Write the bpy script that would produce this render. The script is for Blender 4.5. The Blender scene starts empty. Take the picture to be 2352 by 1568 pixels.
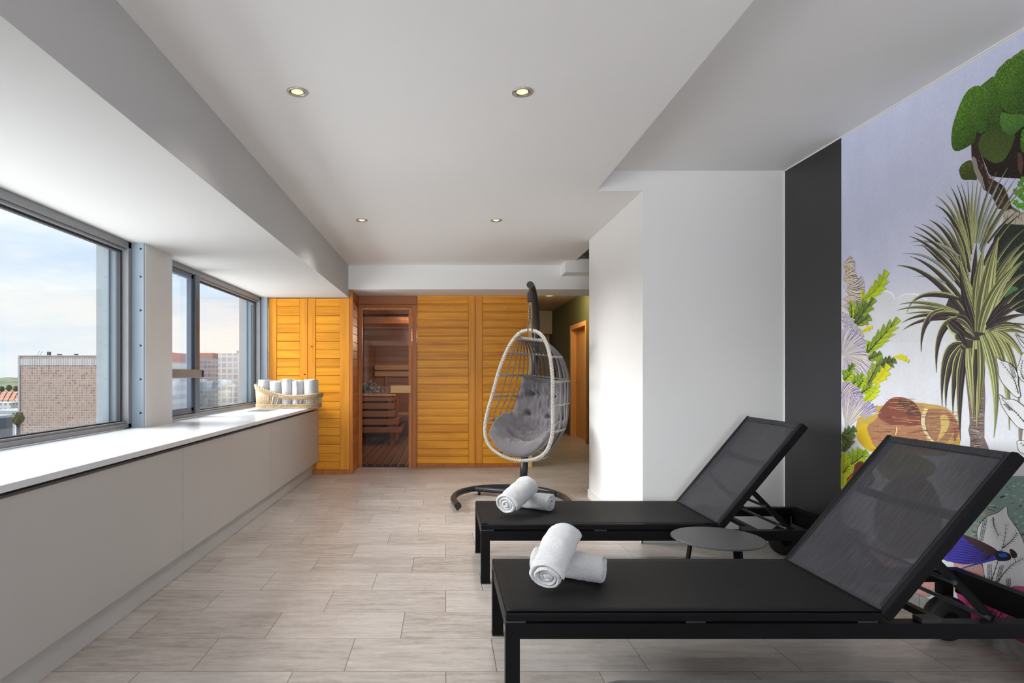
import bpy, bmesh, math, random
from mathutils import Vector, Matrix, noise
from mathutils.geometry import tessellate_polygon

# ------------------------------------------------------------------ scene, camera, light, exposure
S = bpy.context.scene
COL = S.collection
PI = math.pi
FPX, HCAM, VX, VY = 1416.0, 1.162, 1020.0, 860.0     # focal length in pixels, eye height, vanishing point
cam_d = bpy.data.cameras.new('camera')
cam = bpy.data.objects.new('camera', cam_d)
COL.objects.link(cam)
cam.location = (0, 0, HCAM)
cam.rotation_euler = (PI / 2, 0, 0)
cam_d.sensor_width = 36.0
cam_d.lens = 36.0 * FPX / 2352
cam_d.shift_x = (1176 - VX) / 2352
cam_d.shift_y = (VY - 784) / 2352
cam_d.clip_end = 6000
S.camera = cam
S.view_settings.view_transform = 'Standard'
S.view_settings.look = 'None'
S.view_settings.exposure = 0.2
S.view_settings.gamma = 1.0
S.view_settings.use_curve_mapping = False
S.cycles.max_bounces = 10
S.cycles.diffuse_bounces = 6
S.cycles.transparent_max_bounces = 16
S.cycles.use_denoising = True
S.cycles.sample_clamp_indirect = 6.0

def N(nt, typ, **kw):
    n = nt.nodes.new(typ)
    for k, v in kw.items():
        if k in n.inputs.keys() if isinstance(k, str) else False:
            n.inputs[k].default_value = v
        else:
            setattr(n, k, v)
    return n
def L(nt, a, b): nt.links.new(a, b)
def ramp(nt, fac, stops):
    r = nt.nodes.new('ShaderNodeValToRGB')
    el = r.color_ramp.elements
    while len(el) < len(stops): el.new(0.5)
    for e, (p, c) in zip(el, stops):
        e.position = p
        e.color = (c[0], c[1], c[2], 1) if not isinstance(c, (int, float)) else (c, c, c, 1)
    L(nt, fac, r.inputs[0])
    return r.outputs[0]
def math_n(nt, op, a, b=None, clamp=False):
    m = nt.nodes.new('ShaderNodeMath'); m.operation = op; m.use_clamp = clamp
    for i, v in enumerate((a, b)):
        if v is None: continue
        if isinstance(v, (int, float)): m.inputs[i].default_value = v
        else: L(nt, v, m.inputs[i])
    return m.outputs[0]
def mix(nt, fac, a, b, blend='MIX'):
    m = nt.nodes.new('ShaderNodeMix'); m.data_type = 'RGBA'; m.blend_type = blend
    for i, v in ((0, fac), (6, a), (7, b)):
        if isinstance(v, (int, float)): m.inputs[i].default_value = v if i == 0 else (v, v, v, 1)
        elif isinstance(v, (tuple, list)): m.inputs[i].default_value = (v[0], v[1], v[2], 1)
        else: L(nt, v, m.inputs[i])
    return m.outputs[2]

def make_world():
    w = bpy.data.worlds.new('daylight'); S.world = w
    w.use_nodes = True
    nt = w.node_tree; nt.nodes.clear()
    out = nt.nodes.new('ShaderNodeOutputWorld'); bg = nt.nodes.new('ShaderNodeBackground')
    tc = nt.nodes.new('ShaderNodeTexCoord')
    sep = nt.nodes.new('ShaderNodeSeparateXYZ'); L(nt, tc.outputs['Generated'], sep.inputs[0])
    base = ramp(nt, math_n(nt, 'ADD', sep.outputs[2], 0.1, True),
                [(0.0, (.86, .88, .90)), (.12, (.80, .87, .95)), (.24, (.66, .78, .94)), (.6, (.64, .74, .92)), (1, (.58, .70, .90))])
    mp = nt.nodes.new('ShaderNodeMapping'); mp.inputs['Scale'].default_value = (1.0, 1.0, 3.2)
    L(nt, tc.outputs['Generated'], mp.inputs[0])
    nz = nt.nodes.new('ShaderNodeTexNoise'); nz.inputs['Scale'].default_value = 3.1
    nz.inputs['Detail'].default_value = 9; nz.inputs['Roughness'].default_value = .58
    L(nt, mp.outputs[0], nz.inputs['Vector'])
    cl = ramp(nt, nz.outputs[0], [(.44, 0), (.60, 1)])
    col = mix(nt, math_n(nt, 'MULTIPLY', cl, .85), base, (.97, .955, .93))
    L(nt, col, bg.inputs[0])
    # below the horizon: unseen glow added, brighter than the sky, to light the ceiling
    st = nt.nodes.new('ShaderNodeMapRange'); st.inputs[1].default_value = -.05; st.inputs[2].default_value = -.30
    st.inputs[3].default_value = 1.06; st.inputs[4].default_value = 6.5
    L(nt, sep.outputs[2], st.inputs[0]); L(nt, st.outputs[0], bg.inputs[1])
    L(nt, bg.outputs[0], out.inputs[0])
make_world()

def lamp(name, typ, loc, rot, energy, color=(1, 1, 1), **kw):
    d = bpy.data.lights.new(name, typ); d.energy = energy; d.color = color
    for k, v in kw.items(): setattr(d, k, v)
    o = bpy.data.objects.new(name, d); COL.objects.link(o); o.location = loc; o.rotation_euler = rot
    return o
# hazy daylight from the window side
lamp('sun', 'SUN', (-20, 5, 12), (0, math.radians(-61), math.radians(6)), 13.5, (1.0, .995, .985), angle=math.radians(60))
# fill light added behind the rear wall, shining in through a made-up window
lamp('rear_fill_light', 'AREA', (-.2, -4.5, 1.45), (math.radians(90), 0, 0), 135, (.97, .98, 1.0), shape='RECTANGLE', size=1.5, size_y=1.6)

# ------------------------------------------------------------------ materials
def srgb(r, g, b):
    f = lambda v: ((v / 255 + .055) / 1.055) ** 2.4 if v > 10 else v / 255 / 12.92
    return (f(r), f(g), f(b))
def new_mat(name):
    m = bpy.data.materials.new(name); m.use_nodes = True
    nt = m.node_tree
    p = nt.nodes['Principled BSDF']
    return m, nt, p
def bump(nt, p, h, strength=.2, dist=.01):
    b = nt.nodes.new('ShaderNodeBump'); b.inputs['Strength'].default_value = strength; b.inputs['Distance'].default_value = dist
    L(nt, h, b.inputs['Height']); L(nt, b.outputs[0], p.inputs['Normal'])
def obj_co(nt, scale=(1, 1, 1)):
    tc = nt.nodes.new('ShaderNodeTexCoord'); mp = nt.nodes.new('ShaderNodeMapping')
    mp.inputs['Scale'].default_value = scale
    L(nt, tc.outputs['Object'], mp.inputs[0])
    return mp.outputs[0]
def tex(nt, scale, co=None, detail=4, rough=.5):
    t = nt.nodes.new('ShaderNodeTexNoise'); t.inputs['Scale'].default_value = scale
    t.inputs['Detail'].default_value = detail; t.inputs['Roughness'].default_value = rough
    if co is not None: L(nt, co, t.inputs['Vector'])
    return t.outputs[0]
def plain(name, color, rough=.5, metal=0.0, var=.06, nscale=8, bs=0.0, bscale=200, spec=.5, sheen=0):
    m, nt, p = new_mat(name)
    co = obj_co(nt)
    n = tex(nt, nscale, co)
    c = ramp(nt, n, [(.3, tuple(x * (1 - var) for x in color)), (.7, tuple(min(1, x * (1 + var)) for x in color))])
    L(nt, c, p.inputs['Base Color'])
    p.inputs['Roughness'].default_value = rough; p.inputs['Metallic'].default_value = metal
    p.inputs['Specular IOR Level'].default_value = spec
    if sheen: p.inputs['Sheen Weight'].default_value = sheen
    if bs: bump(nt, p, tex(nt, bscale, co), bs, .002)
    return m
def wood(name, dark, light, axis='X', rough=.42, vary=.35, scale=1.0, coat=.06):
    m, nt, p = new_mat(name)
    st = {'X': (1.2, 22, 22), 'Y': (22, 1.2, 22), 'Z': (22, 22, 1.2)}[axis]
    co = obj_co(nt, tuple(s * scale for s in st))
    geo = nt.nodes.new('ShaderNodeNewGeometry')
    off = nt.nodes.new('ShaderNodeVectorMath'); off.operation = 'ADD'
    cmb = nt.nodes.new('ShaderNodeCombineXYZ')
    r10 = math_n(nt, 'MULTIPLY', geo.outputs['Random Per Island'], 37.0)
    for i in range(3): L(nt, r10, cmb.inputs[i])
    L(nt, co, off.inputs[0]); L(nt, cmb.outputs[0], off.inputs[1])
    n = tex(nt, 1.0, off.outputs[0], 6, .6)
    n2 = tex(nt, 3.2, obj_co(nt), 2, .5)
    g = math_n(nt, 'ADD', math_n(nt, 'MULTIPLY', n, 1 - vary), math_n(nt, 'MULTIPLY', geo.outputs['Random Per Island'], vary * .8))
    g = math_n(nt, 'ADD', g, math_n(nt, 'MULTIPLY', n2, .12))
    c = ramp(nt, g, [(.22, dark), (.72, light)])
    L(nt, c, p.inputs['Base Color'])
    p.inputs['Roughness'].default_value = rough
    p.inputs['Specular IOR Level'].default_value = .3; p.inputs['Coat Weight'].default_value = coat; p.inputs['Coat Roughness'].default_value = .25
    bump(nt, p, n, .12, .002)
    return m
def glass(name, tint, refl=.06, rough=0.0):
    m = bpy.data.materials.new(name); m.use_nodes = True
    nt = m.node_tree; nt.nodes.clear()
    out = nt.nodes.new('ShaderNodeOutputMaterial'); t = nt.nodes.new('ShaderNodeBsdfTransparent'); g = nt.nodes.new('ShaderNodeBsdfGlossy')
    t.inputs[0].default_value = (*tint, 1); g.inputs['Roughness'].default_value = rough
    fr = nt.nodes.new('ShaderNodeFresnel'); fr.inputs[0].default_value = 1.5
    # a pane has no inside: both faces reflect alike
    geo = nt.nodes.new('ShaderNodeNewGeometry')
    lw = nt.nodes.new('ShaderNodeLayerWeight'); lw.inputs[0].default_value = .20
    f = math_n(nt, 'ADD', math_n(nt, 'MULTIPLY', lw.outputs['Fresnel'], 1.0), refl, True)
    f = math_n(nt, 'MINIMUM', f, .11)
    mx = nt.nodes.new('ShaderNodeMixShader'); L(nt, f, mx.inputs[0]); L(nt, t.outputs[0], mx.inputs[1]); L(nt, g.outputs[0], mx.inputs[2])
    L(nt, mx.outputs[0], out.inputs[0])
    return m
def emit(name, color, strength):
    m = bpy.data.materials.new(name); m.use_nodes = True
    nt = m.node_tree; nt.nodes.clear()
    out = nt.nodes.new('ShaderNodeOutputMaterial'); e = nt.nodes.new('ShaderNodeEmission')
    e.inputs[0].default_value = (*color, 1); e.inputs[1].default_value = strength
    L(nt, e.outputs[0], out.inputs[0])
    return m

M = {}
M['white'] = plain('white_paint', (.80, .79, .785), .65, var=.012, nscale=1.2, bs=.08, bscale=260)
M['ceil'] = plain('ceiling_paint', (.80, .79, .785), .8, var=.012, nscale=1.2, bs=.10, bscale=220)
M['bulkhead'] = plain('bulkhead_paint_shaded', (.50, .492, .485), .8, var=.012, nscale=1.2, bs=.10, bscale=220)  # ceiling white darkened in the base colour to paint in shade
M['charcoal'] = plain('charcoal_paint', (.022, .021, .024), .42, var=.05, nscale=2, bs=.08, bscale=260)
M['green'] = plain('olive_paint', (.115, .125, .045), .6, var=.03)
M['warmwall'] = plain('corridor_plaster', (.50, .40, .28), .7, var=.03)
M['cab'] = plain('cabinet_laminate', (.42, .40, .378), .42, var=.012, nscale=2)
M['plinth'] = plain('plinth_laminate', (.50, .485, .465), .5, var=.015)
M['counter'] = plain('white_worktop', (.62, .62, .64), .22, var=.01, nscale=3)
M['gap'] = plain('shadow_gap', (.18, .165, .15), .6)
M['alu'] = plain('grey_aluminium', (.24, .24, .25), .38, metal=.5, var=.03)
M['alu_dark'] = plain('slate_aluminium', (.10, .12, .16), .4, metal=.4, var=.03)
M['gasket'] = plain('black_rubber', (.012, .012, .014), .6)
M['concrete'] = plain('sky_tinted_cladding', (.15, .178, .20), .55, var=.05, nscale=5)  # blue light of the sky put into the cladding colour
M['lintel'] = plain('grey_lintel', (.085, .083, .078), .7, var=.1, nscale=4)  # dark grey, set below the cladding tone so the underside does not blow out
M['strip'] = plain('sky_tinted_metal_strip', (.30, .36, .42), .4, var=.03)  # blue of the sky light mixed into the metal colour
M['pillar'] = plain('grey_panel', (.56, .55, .53), .5, var=.015)
M['skirt'] = plain('white_skirting', (.78, .77, .75), .4, var=.01)
M['tileskirt'] = plain('grey_stone_skirting', (.34, .33, .315), .45, var=.18, nscale=30)
M['black'] = plain('black_powder_coat', (.007, .007, .008), .42, var=.1, bs=.06, bscale=600, spec=.07)
M['rubber'] = plain('tyre_rubber', (.010, .010, .011), .6)
M['steel'] = plain('brushed_steel', (.55, .54, .53), .3, metal=.9, var=.05)
M['standmetal'] = plain('anthracite_metal', (.030, .031, .036), .38, metal=.2, var=.06)
M['tabletop'] = plain('anthracite_table_paint', (.055, .054, .058), .36, var=.04, bs=.03, bscale=700)
M['strap'] = plain('grey_wicker_strap', (.125, .113, .117), .55, var=.15, nscale=60)
M['hoop'] = plain('brown_grey_wicker', (.30, .28, .25), .6, var=.25, nscale=90)
M['cane'] = plain('natural_cane', (.47, .355, .225), .55, var=.25, nscale=60)
M['canedark'] = plain('braided_seagrass', (.40, .28, .15), .65, var=.35, nscale=120)
M['stone'] = plain('grey_stone', (.20, .20, .21), .8, var=.5, nscale=30, bs=.4, bscale=60)
M['vent'] = plain('light_grey_grille', (.42, .42, .43), .4, metal=.3)
M['chain'] = plain('dark_chain_metal', (.10, .09, .085), .35, metal=.7)
M['plastic'] = plain('white_plastic', (.7, .68, .62), .4)
M['wood_h'] = wood('sauna_board', srgb(180, 98, 8), srgb(244, 168, 36), 'X', vary=.22)
M['wood_v'] = wood('sauna_stile', srgb(184, 104, 16), srgb(236, 160, 44), 'Z', vary=.2)
M['wood_hy'] = wood('sauna_side_board', srgb(150, 78, 20), srgb(205, 130, 50), 'Y')
M['wood_post'] = wood('sauna_corner_post', srgb(160, 84, 26), srgb(208, 130, 60), 'Z', vary=.15)
M['wood_frame'] = wood('sauna_door_timber', srgb(140, 76, 32), srgb(190, 118, 60), 'Z', vary=.15)
M['wood_head'] = wood('sauna_header_timber', srgb(128, 72, 36), srgb(168, 104, 58), 'X', vary=.15)
M['wood_pale'] = wood('pale_pine', srgb(196, 150, 92), srgb(228, 188, 130), 'X', vary=.15)
M['wood_trim'] = wood('pale_end_trim', srgb(205, 160, 90), srgb(235, 200, 135), 'Z', vary=.1)
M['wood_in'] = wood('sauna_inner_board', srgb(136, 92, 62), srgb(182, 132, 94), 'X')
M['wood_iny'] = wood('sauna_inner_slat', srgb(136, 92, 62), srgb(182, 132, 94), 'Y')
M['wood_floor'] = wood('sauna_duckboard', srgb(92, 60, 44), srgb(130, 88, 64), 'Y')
M['door_wood'] = wood('orange_door_veneer', srgb(208, 150, 84), srgb(226, 172, 104), 'Z', vary=.1, coat=0)
M['pane'] = glass('window_glass', (.96, .98, .98), .0)
M['doorglass'] = glass('bronze_glass', (.64, .60, .57), .02)
M['bulb'] = emit('warm_lamp', (1.0, .74, .38), 1.25)
M['bulbcore'] = emit('lamp_filament', (1.0, .92, .68), 5.0)

def mat_floor():
    m, nt, p = new_mat('floor_tiles')
    tc = nt.nodes.new('ShaderNodeTexCoord'); sep = nt.nodes.new('ShaderNodeSeparateXYZ'); L(nt, tc.outputs['Object'], sep.inputs[0])
    x, y = sep.outputs[0], sep.outputs[1]
    TW, TD = .599, .3017
    yr = math_n(nt, 'DIVIDE', y, TD); row = math_n(nt, 'FLOOR', yr); fy = math_n(nt, 'SUBTRACT', yr, row)
    xs = math_n(nt, 'SUBTRACT', math_n(nt, 'SUBTRACT', x, math_n(nt, 'MULTIPLY', row, .2)), .404)
    xr = math_n(nt, 'DIVIDE', xs, TW); colu = math_n(nt, 'FLOOR', xr); fx = math_n(nt, 'SUBTRACT', xr, colu)
    def edge(f, size, w):
        d = math_n(nt, 'MULTIPLY', math_n(nt, 'MINIMUM', f, math_n(nt, 'SUBTRACT', 1.0, f)), size)
        return math_n(nt, 'LESS_THAN', d, w)
    joint = math_n(nt, 'MAXIMUM', edge(fx, TW, .0013), edge(fy, TD, .0011))
    cmb = nt.nodes.new('ShaderNodeCombineXYZ'); L(nt, row, cmb.inputs[0]); L(nt, colu, cmb.inputs[1])
    wn = nt.nodes.new('ShaderNodeTexWhiteNoise'); wn.noise_dimensions = '2D'; L(nt, cmb.outputs[0], wn.inputs['Vector'])
    off = nt.nodes.new('ShaderNodeVectorMath'); off.operation = 'ADD'
    sc = nt.nodes.new('ShaderNodeVectorMath'); sc.operation = 'SCALE'; sc.inputs['Scale'].default_value = 9
    L(nt, wn.outputs['Color'], sc.inputs[0])
    L(nt, obj_co(nt, (2.6, 17, 1)), off.inputs[0]); L(nt, sc.outputs[0], off.inputs[1])
    n = tex(nt, 1.5, off.outputs[0], 8, .62)
    off2 = nt.nodes.new('ShaderNodeVectorMath'); off2.operation = 'ADD'
    L(nt, obj_co(nt, (7, 15, 1)), off2.inputs[0]); L(nt, sc.outputs[0], off2.inputs[1])
    n2 = tex(nt, 3.0, off2.outputs[0], 8, .7)
    g = math_n(nt, 'ADD', math_n(nt, 'MULTIPLY', n, .62), math_n(nt, 'MULTIPLY', n2, .38))
    g = math_n(nt, 'ADD', g, math_n(nt, 'MULTIPLY', math_n(nt, 'SUBTRACT', wn.outputs['Value'], .5), .12))
    c = ramp(nt, g, [(.30, srgb(142, 132, 124)), (.48, srgb(176, 167, 160)), (.68, srgb(198, 190, 184))])
    L(nt, mix(nt, joint, c, srgb(84, 74, 66)), p.inputs['Base Color'])
    p.inputs['Roughness'].default_value = .38
    p.inputs['Specular IOR Level'].default_value = .5
    bump(nt, p, math_n(nt, 'SUBTRACT', math_n(nt, 'MULTIPLY', n2, .15), joint), .25, .002)
    return m
M['floor'] = mat_floor()

def mat_sling(name, transp, col):
    m, nt, p = new_mat(name)
    co = obj_co(nt)
    w1 = nt.nodes.new('ShaderNodeTexWave'); w1.bands_direction = 'Y'; w1.inputs['Scale'].default_value = 260; w1.inputs['Distortion'].default_value = .6
    L(nt, co, w1.inputs[0])
    w2 = nt.nodes.new('ShaderNodeTexWave'); w2.bands_direction = 'X'; w2.inputs['Scale'].default_value = 260; w2.inputs['Distortion'].default_value = .6
    L(nt, co, w2.inputs[0])
    wv = math_n(nt, 'MULTIPLY', w1.outputs['Fac'], w2.outputs['Fac'])
    n = tex(nt, 9, obj_co(nt, (1, 14, 1)), 5)
    f = math_n(nt, 'ADD', math_n(nt, 'MULTIPLY', wv, .5), math_n(nt, 'MULTIPLY', n, .5))
    L(nt, ramp(nt, f, [(.25, tuple(c * .45 for c in col)), (.75, tuple(c * 1.6 for c in col))]), p.inputs['Base Color'])
    p.inputs['Roughness'].default_value = .6; p.inputs['Specular IOR Level'].default_value = .14
    p.inputs['Sheen Weight'].default_value = .04 if transp else 0
    bump(nt, p, wv, .25, .001)
    if transp:
        out = nt.nodes['Material Output']
        t = nt.nodes.new('ShaderNodeBsdfTransparent'); mx = nt.nodes.new('ShaderNodeMixShader'); mx.inputs[0].default_value = transp
        L(nt, p.outputs[0], mx.inputs[1]); L(nt, t.outputs[0], mx.inputs[2]); L(nt, mx.outputs[0], out.inputs[0])
    return m
M['sling'] = mat_sling('seat_sling_mesh', 0, (.0135, .0128, .0128))
M['sling_back'] = mat_sling('backrest_sling_mesh_lit', .22, (.052, .051, .060))  # seat mesh lightened in its base colour to paint in grazing light

def mat_terry():
    m, nt, p = new_mat('terry_cloth')
    co = obj_co(nt)
    v = nt.nodes.new('ShaderNodeTexVoronoi'); v.inputs['Scale'].default_value = 330; L(nt, co, v.inputs['Vector'])
    n = tex(nt, 160, co, 6, .7)
    h = math_n(nt, 'ADD', math_n(nt, 'MULTIPLY', v.outputs['Distance'], -.6), n)
    L(nt, ramp(nt, h, [(.0, (.55, .55, .57)), (.5, (.72, .72, .735))]), p.inputs['Base Color'])
    p.inputs['Roughness'].default_value = .95; p.inputs['Sheen Weight'].default_value = .35
    p.inputs['Specular IOR Level'].default_value = .1
    bump(nt, p, h, .9, .004)
    return m
M['terry'] = mat_terry()
def mat_fabric():
    m, nt, p = new_mat('grey_cushion_fabric')
    co = obj_co(nt)
    n = tex(nt, 420, co, 4, .7); n2 = tex(nt, 14, co, 4)
    g = math_n(nt, 'ADD', math_n(nt, 'MULTIPLY', n, .7), math_n(nt, 'MULTIPLY', n2, .3))
    L(nt, ramp(nt, g, [(.3, (.070, .063, .070)), (.7, (.150, .135, .148))]), p.inputs['Base Color'])
    p.inputs['Roughness'].default_value = .85; p.inputs['Sheen Weight'].default_value = .3
    bump(nt, p, math_n(nt, 'ADD', n, math_n(nt, 'MULTIPLY', n2, 2.0)), .35, .004)
    return m
M['fabric'] = mat_fabric()
def mat_braid():
    m, nt, p = new_mat('speckled_white_braid')
    co = obj_co(nt)
    n = tex(nt, 170, co, 2)
    L(nt, ramp(nt, n, [(.40, (.20, .185, .16)), (.50, (.46, .435, .39))]), p.inputs['Base Color'])
    p.inputs['Roughness'].default_value = .55
    return m
M['braid'] = mat_braid()
def mat_facade(name, cw, ch, wall, wins, mull=.16, sill=.2, split=True, rough=.35):
    """window grid of a far tower: cw, ch is one bay in metres"""
    m, nt, p = new_mat(name)
    tc = nt.nodes.new('ShaderNodeTexCoord'); sep = nt.nodes.new('ShaderNodeSeparateXYZ'); L(nt, tc.outputs['Object'], sep.inputs[0])
    u = math_n(nt, 'DIVIDE', math_n(nt, 'ADD', sep.outputs[0], math_n(nt, 'MULTIPLY', sep.outputs[1], 1.0)), cw); v = math_n(nt, 'DIVIDE', sep.outputs[2], ch)
    fu, fv = math_n(nt, 'FLOOR', u), math_n(nt, 'FLOOR', v)
    ru, rv = math_n(nt, 'SUBTRACT', u, fu), math_n(nt, 'SUBTRACT', v, fv)
    a = math_n(nt, 'LESS_THAN', ru, mull); b = math_n(nt, 'LESS_THAN', rv, sill)
    grid = math_n(nt, 'MAXIMUM', a, b)
    cmb = nt.nodes.new('ShaderNodeCombineXYZ'); L(nt, fu, cmb.inputs[0]); L(nt, fv, cmb.inputs[1])
    wn = nt.nodes.new('ShaderNodeTexWhiteNoise'); wn.noise_dimensions = '2D'; L(nt, cmb.outputs[0], wn.inputs['Vector'])
    big = tex(nt, .09, cmb.outputs[0], 3)
    g = math_n(nt, 'ADD', math_n(nt, 'MULTIPLY', wn.outputs['Value'], .45), math_n(nt, 'MULTIPLY', big, .75))
    L(nt, mix(nt, grid, ramp(nt, g, wins), wall), p.inputs['Base Color'])
    p.inputs['Roughness'].default_value = rough
    return m
M['tan_tower'] = mat_facade('tan_curtain_wall', 1.46, 1.52, srgb(157, 143, 138), [(.35, srgb(95, 82, 77)), (.5, srgb(133, 114, 104)), (.62, srgb(148, 129, 117)), (.8, srgb(113, 104, 95))], .28, .26)
M['white_tower'] = mat_facade('white_grid_facade', 3.9, 4.0, srgb(176, 179, 181), [(.3, srgb(131, 141, 153)), (.8, srgb(153, 160, 167))], .28, .28)
M['dark_tower'] = mat_facade('grey_blue_glass_facade', 3.0, 3.2, srgb(125, 133, 142), [(.3, srgb(81, 93, 110)), (.8, srgb(111, 123, 138))], .16, .3)
M['slab'] = mat_facade('white_apartment_facade', 4.0, 4.0, srgb(180, 179, 176), [(.3, srgb(88, 88, 93)), (.8, srgb(141, 141, 146))], .55, .55)
M['bands'] = mat_facade('banded_facade', 60, 5.0, srgb(154, 158, 165), [(.3, srgb(126, 135, 148)), (.8, srgb(139, 146, 158))], .0, .45)
M['crown'] = mat_facade('pale_crown_glazing', 1.46, 400, srgb(176, 172, 168), [(.3, srgb(126, 130, 136)), (.8, srgb(150, 152, 156))], .34, .0)
M['redband'] = plain('red_parapet', srgb(141, 103, 103), .6)
M['slate_block'] = plain('slate_blue_block', srgb(50, 63, 78), .4, var=.2, nscale=.1)
M['roofgrey'] = plain('pale_flat_roof', srgb(141, 146, 152), .6)
M['redroof'] = plain('red_roof_tiles', srgb(153, 103, 82), .7, var=.25, nscale=.2)
M['housewall'] = plain('pale_house_wall', srgb(169, 163, 155), .7)
M['ground'] = plain('city_ground', srgb(110, 110, 106), .9, var=.35, nscale=.012)
M['hill'] = plain('wooded_hill', srgb(84, 91, 67), .9, var=.45, nscale=.02)
M['tree'] = plain('tree_foliage', srgb(68, 78, 55), .9, var=.3, nscale=.3)

# ------------------------------------------------------------------ mesh helpers
class MB:
    def __init__(self): self.bm = bmesh.new(); self.mi = 0
    def box(self, x0, x1, y0, y1, z0, z1, bev=0.0, seg=2, mi=None):
        bm = self.bm
        r = bmesh.ops.create_cube(bm, size=1)
        vs = r['verts']
        for v in vs:
            v.co = Vector((x0 + (v.co.x + .5) * (x1 - x0), y0 + (v.co.y + .5) * (y1 - y0), z0 + (v.co.z + .5) * (z1 - z0)))
        fs = {f for v in vs for f in v.link_faces}
        for f in fs: f.material_index = self.mi if mi is None else mi
        if bev:
            es = {e for v in vs for e in v.link_edges}
            bmesh.ops.bevel(bm, geom=list(es), offset=bev, segments=seg, affect='EDGES', profile=.6)
        return self
    def obox(self, a, b, w, h, up=(0, 0, 1), bev=0.0):
        """bar of section w x h from a to b"""
        a, b = Vector(a), Vector(b); d = b - a; ln = d.length; d.normalize()
        up = Vector(up); s = d.cross(up)
        if s.length < 1e-4: s = d.cross(Vector((1, 0, 0)))
        s.normalize(); u = s.cross(d)
        mt = Matrix((( *d, 0), (*s, 0), (*u, 0), (0, 0, 0, 1))).transposed(); mt.translation = (a + b) / 2
        r = bmesh.ops.create_cube(self.bm, size=1)
        vs = r['verts']
        for v in vs: v.co = mt @ Vector((v.co.x * ln, v.co.y * w, v.co.z * h))
        if bev:
            es = {e for v in vs for e in v.link_edges}
            bmesh.ops.bevel(self.bm, geom=list(es), offset=bev, segments=2, affect='EDGES')
        return self
    def tube(self, pts, r, n=10, closed=False, cap=True, flat=None, up=None):
        """sweep along pts; r may be a list; flat=(w,h) sweeps a ribbon instead"""
        bm = self.bm; pts = [Vector(p) for p in pts]; k = len(pts)
        T = []
        for i in range(k):
            a = pts[i - 1] if (i > 0 or closed) else pts[0]
            b = pts[(i + 1) % k] if (i < k - 1 or closed) else pts[-1]
            t = (b - a); T.append(t.normalized() if t.length > 1e-9 else Vector((0, 0, 1)))
        u = Vector(up) if up else (Vector((0, 0, 1)) if abs(T[0].z) < .9 else Vector((1, 0, 0)))
        u = (u - T[0] * u.dot(T[0])).normalized()
        rings = []
        for i in range(k):
            u = (u - T[i] * u.dot(T[i]))
            u = u.normalized() if u.length > 1e-6 else T[i].orthogonal().normalized()
            s = T[i].cross(u)
            rr = r[i] if isinstance(r, (list, tuple)) else r
            if flat:
                w, h = flat
                off = [(-w / 2, -h / 2), (w / 2, -h / 2), (w / 2, h / 2), (-w / 2, h / 2)]
                rings.append([bm.verts.new(pts[i] + s * a + u * b) for a, b in off])
            else:
                rings.append([bm.verts.new(pts[i] + u * (rr * math.cos(2 * PI * j / n)) + s * (rr * math.sin(2 * PI * j / n))) for j in range(n)])
        m = len(rings[0])
        for i in range(k - (0 if closed else 1)):
            A, B = rings[i], rings[(i + 1) % k]
            for j in range(m):
                f = bm.faces.new((A[j], A[(j + 1) % m], B[(j + 1) % m], B[j])); f.smooth = not flat; f.material_index = self.mi
        if cap and not closed:
            for R in (rings[0], list(reversed(rings[-1]))):
                f = bm.faces.new(R); f.material_index = self.mi
        return self
    def lathe(self, prof, c=(0, 0, 0), n=32, axis='Z', smooth=True):
        bm = self.bm; c = Vector(c); rings = []
        for r, h in prof:
            ring = []
            for j in range(n):
                a = 2 * PI * j / n
                p = (r * math.cos(a), r * math.sin(a), h)
                p = {'Z': (p[0], p[1], p[2]), 'Y': (p[0], p[2], p[1]), 'X': (p[2], p[0], p[1])}[axis]
                ring.append(bm.verts.new(c + Vector(p)))
            rings.append(ring)
        for A, B in zip(rings, rings[1:]):
            for j in range(n):
                f = bm.faces.new((A[j], A[(j + 1) % n], B[(j + 1) % n], B[j])); f.smooth = smooth; f.material_index = self.mi
        for R in (rings[0], rings[-1]):
            try: bm.faces.new(R).material_index = self.mi
            except Exception: pass
        return self
    def prism(self, pts, z0, z1):
        bm = self.bm
        lo = [bm.verts.new((x, y, z0)) for x, y in pts]; hi = [bm.verts.new((x, y, z1)) for x, y in pts]
        bm.faces.new(list(reversed(lo))); bm.faces.new(hi)
        k = len(pts)
        for i in range(k): bm.faces.new((lo[i], lo[(i + 1) % k], hi[(i + 1) % k], hi[i]))
        return self
    def grid(self, rows, closed_u=False, smooth=True):
        bm = self.bm
        V = [[bm.verts.new(p) for p in r] for r in rows]
        for A, B in zip(V, V[1:]):
            k = len(A)
            for j in range(k if closed_u else k - 1):
                f = bm.faces.new((A[j], A[(j + 1) % k], B[(j + 1) % k], B[j])); f.smooth = smooth
        return V
    def build(self, name, mats, parent=None, loc=None):
        bmesh.ops.recalc_face_normals(self.bm, faces=self.bm.faces)
        me = bpy.data.meshes.new(name); self.bm.to_mesh(me); self.bm.free()
        for m in (mats if isinstance(mats, (list, tuple)) else [mats]): me.materials.append(m)
        o = bpy.data.objects.new(name, me); COL.objects.link(o)
        if parent: o.parent = parent
        if loc: o.location = loc
        return o
def empty(name, loc=(0, 0, 0), rz=0):
    o = bpy.data.objects.new(name, None); COL.objects.link(o); o.location = loc; o.rotation_euler = (0, 0, rz)
    o.empty_display_size = .05
    return o
def tag(o, label, cat, group=None, kind=None):
    o['label'] = label; o['category'] = cat
    if group: o['group'] = group
    if kind: o['kind'] = kind
    return o
def struct(o, label=None, cat=None):
    o['kind'] = 'structure'
    if label: o['label'] = label
    if cat: o['category'] = cat
    return o
def copy_tree(o, parent=None):
    c = o.copy(); COL.objects.link(c)
    if parent: c.parent = parent
    for ch in list(o.children): copy_tree(ch, c)
    return c
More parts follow.
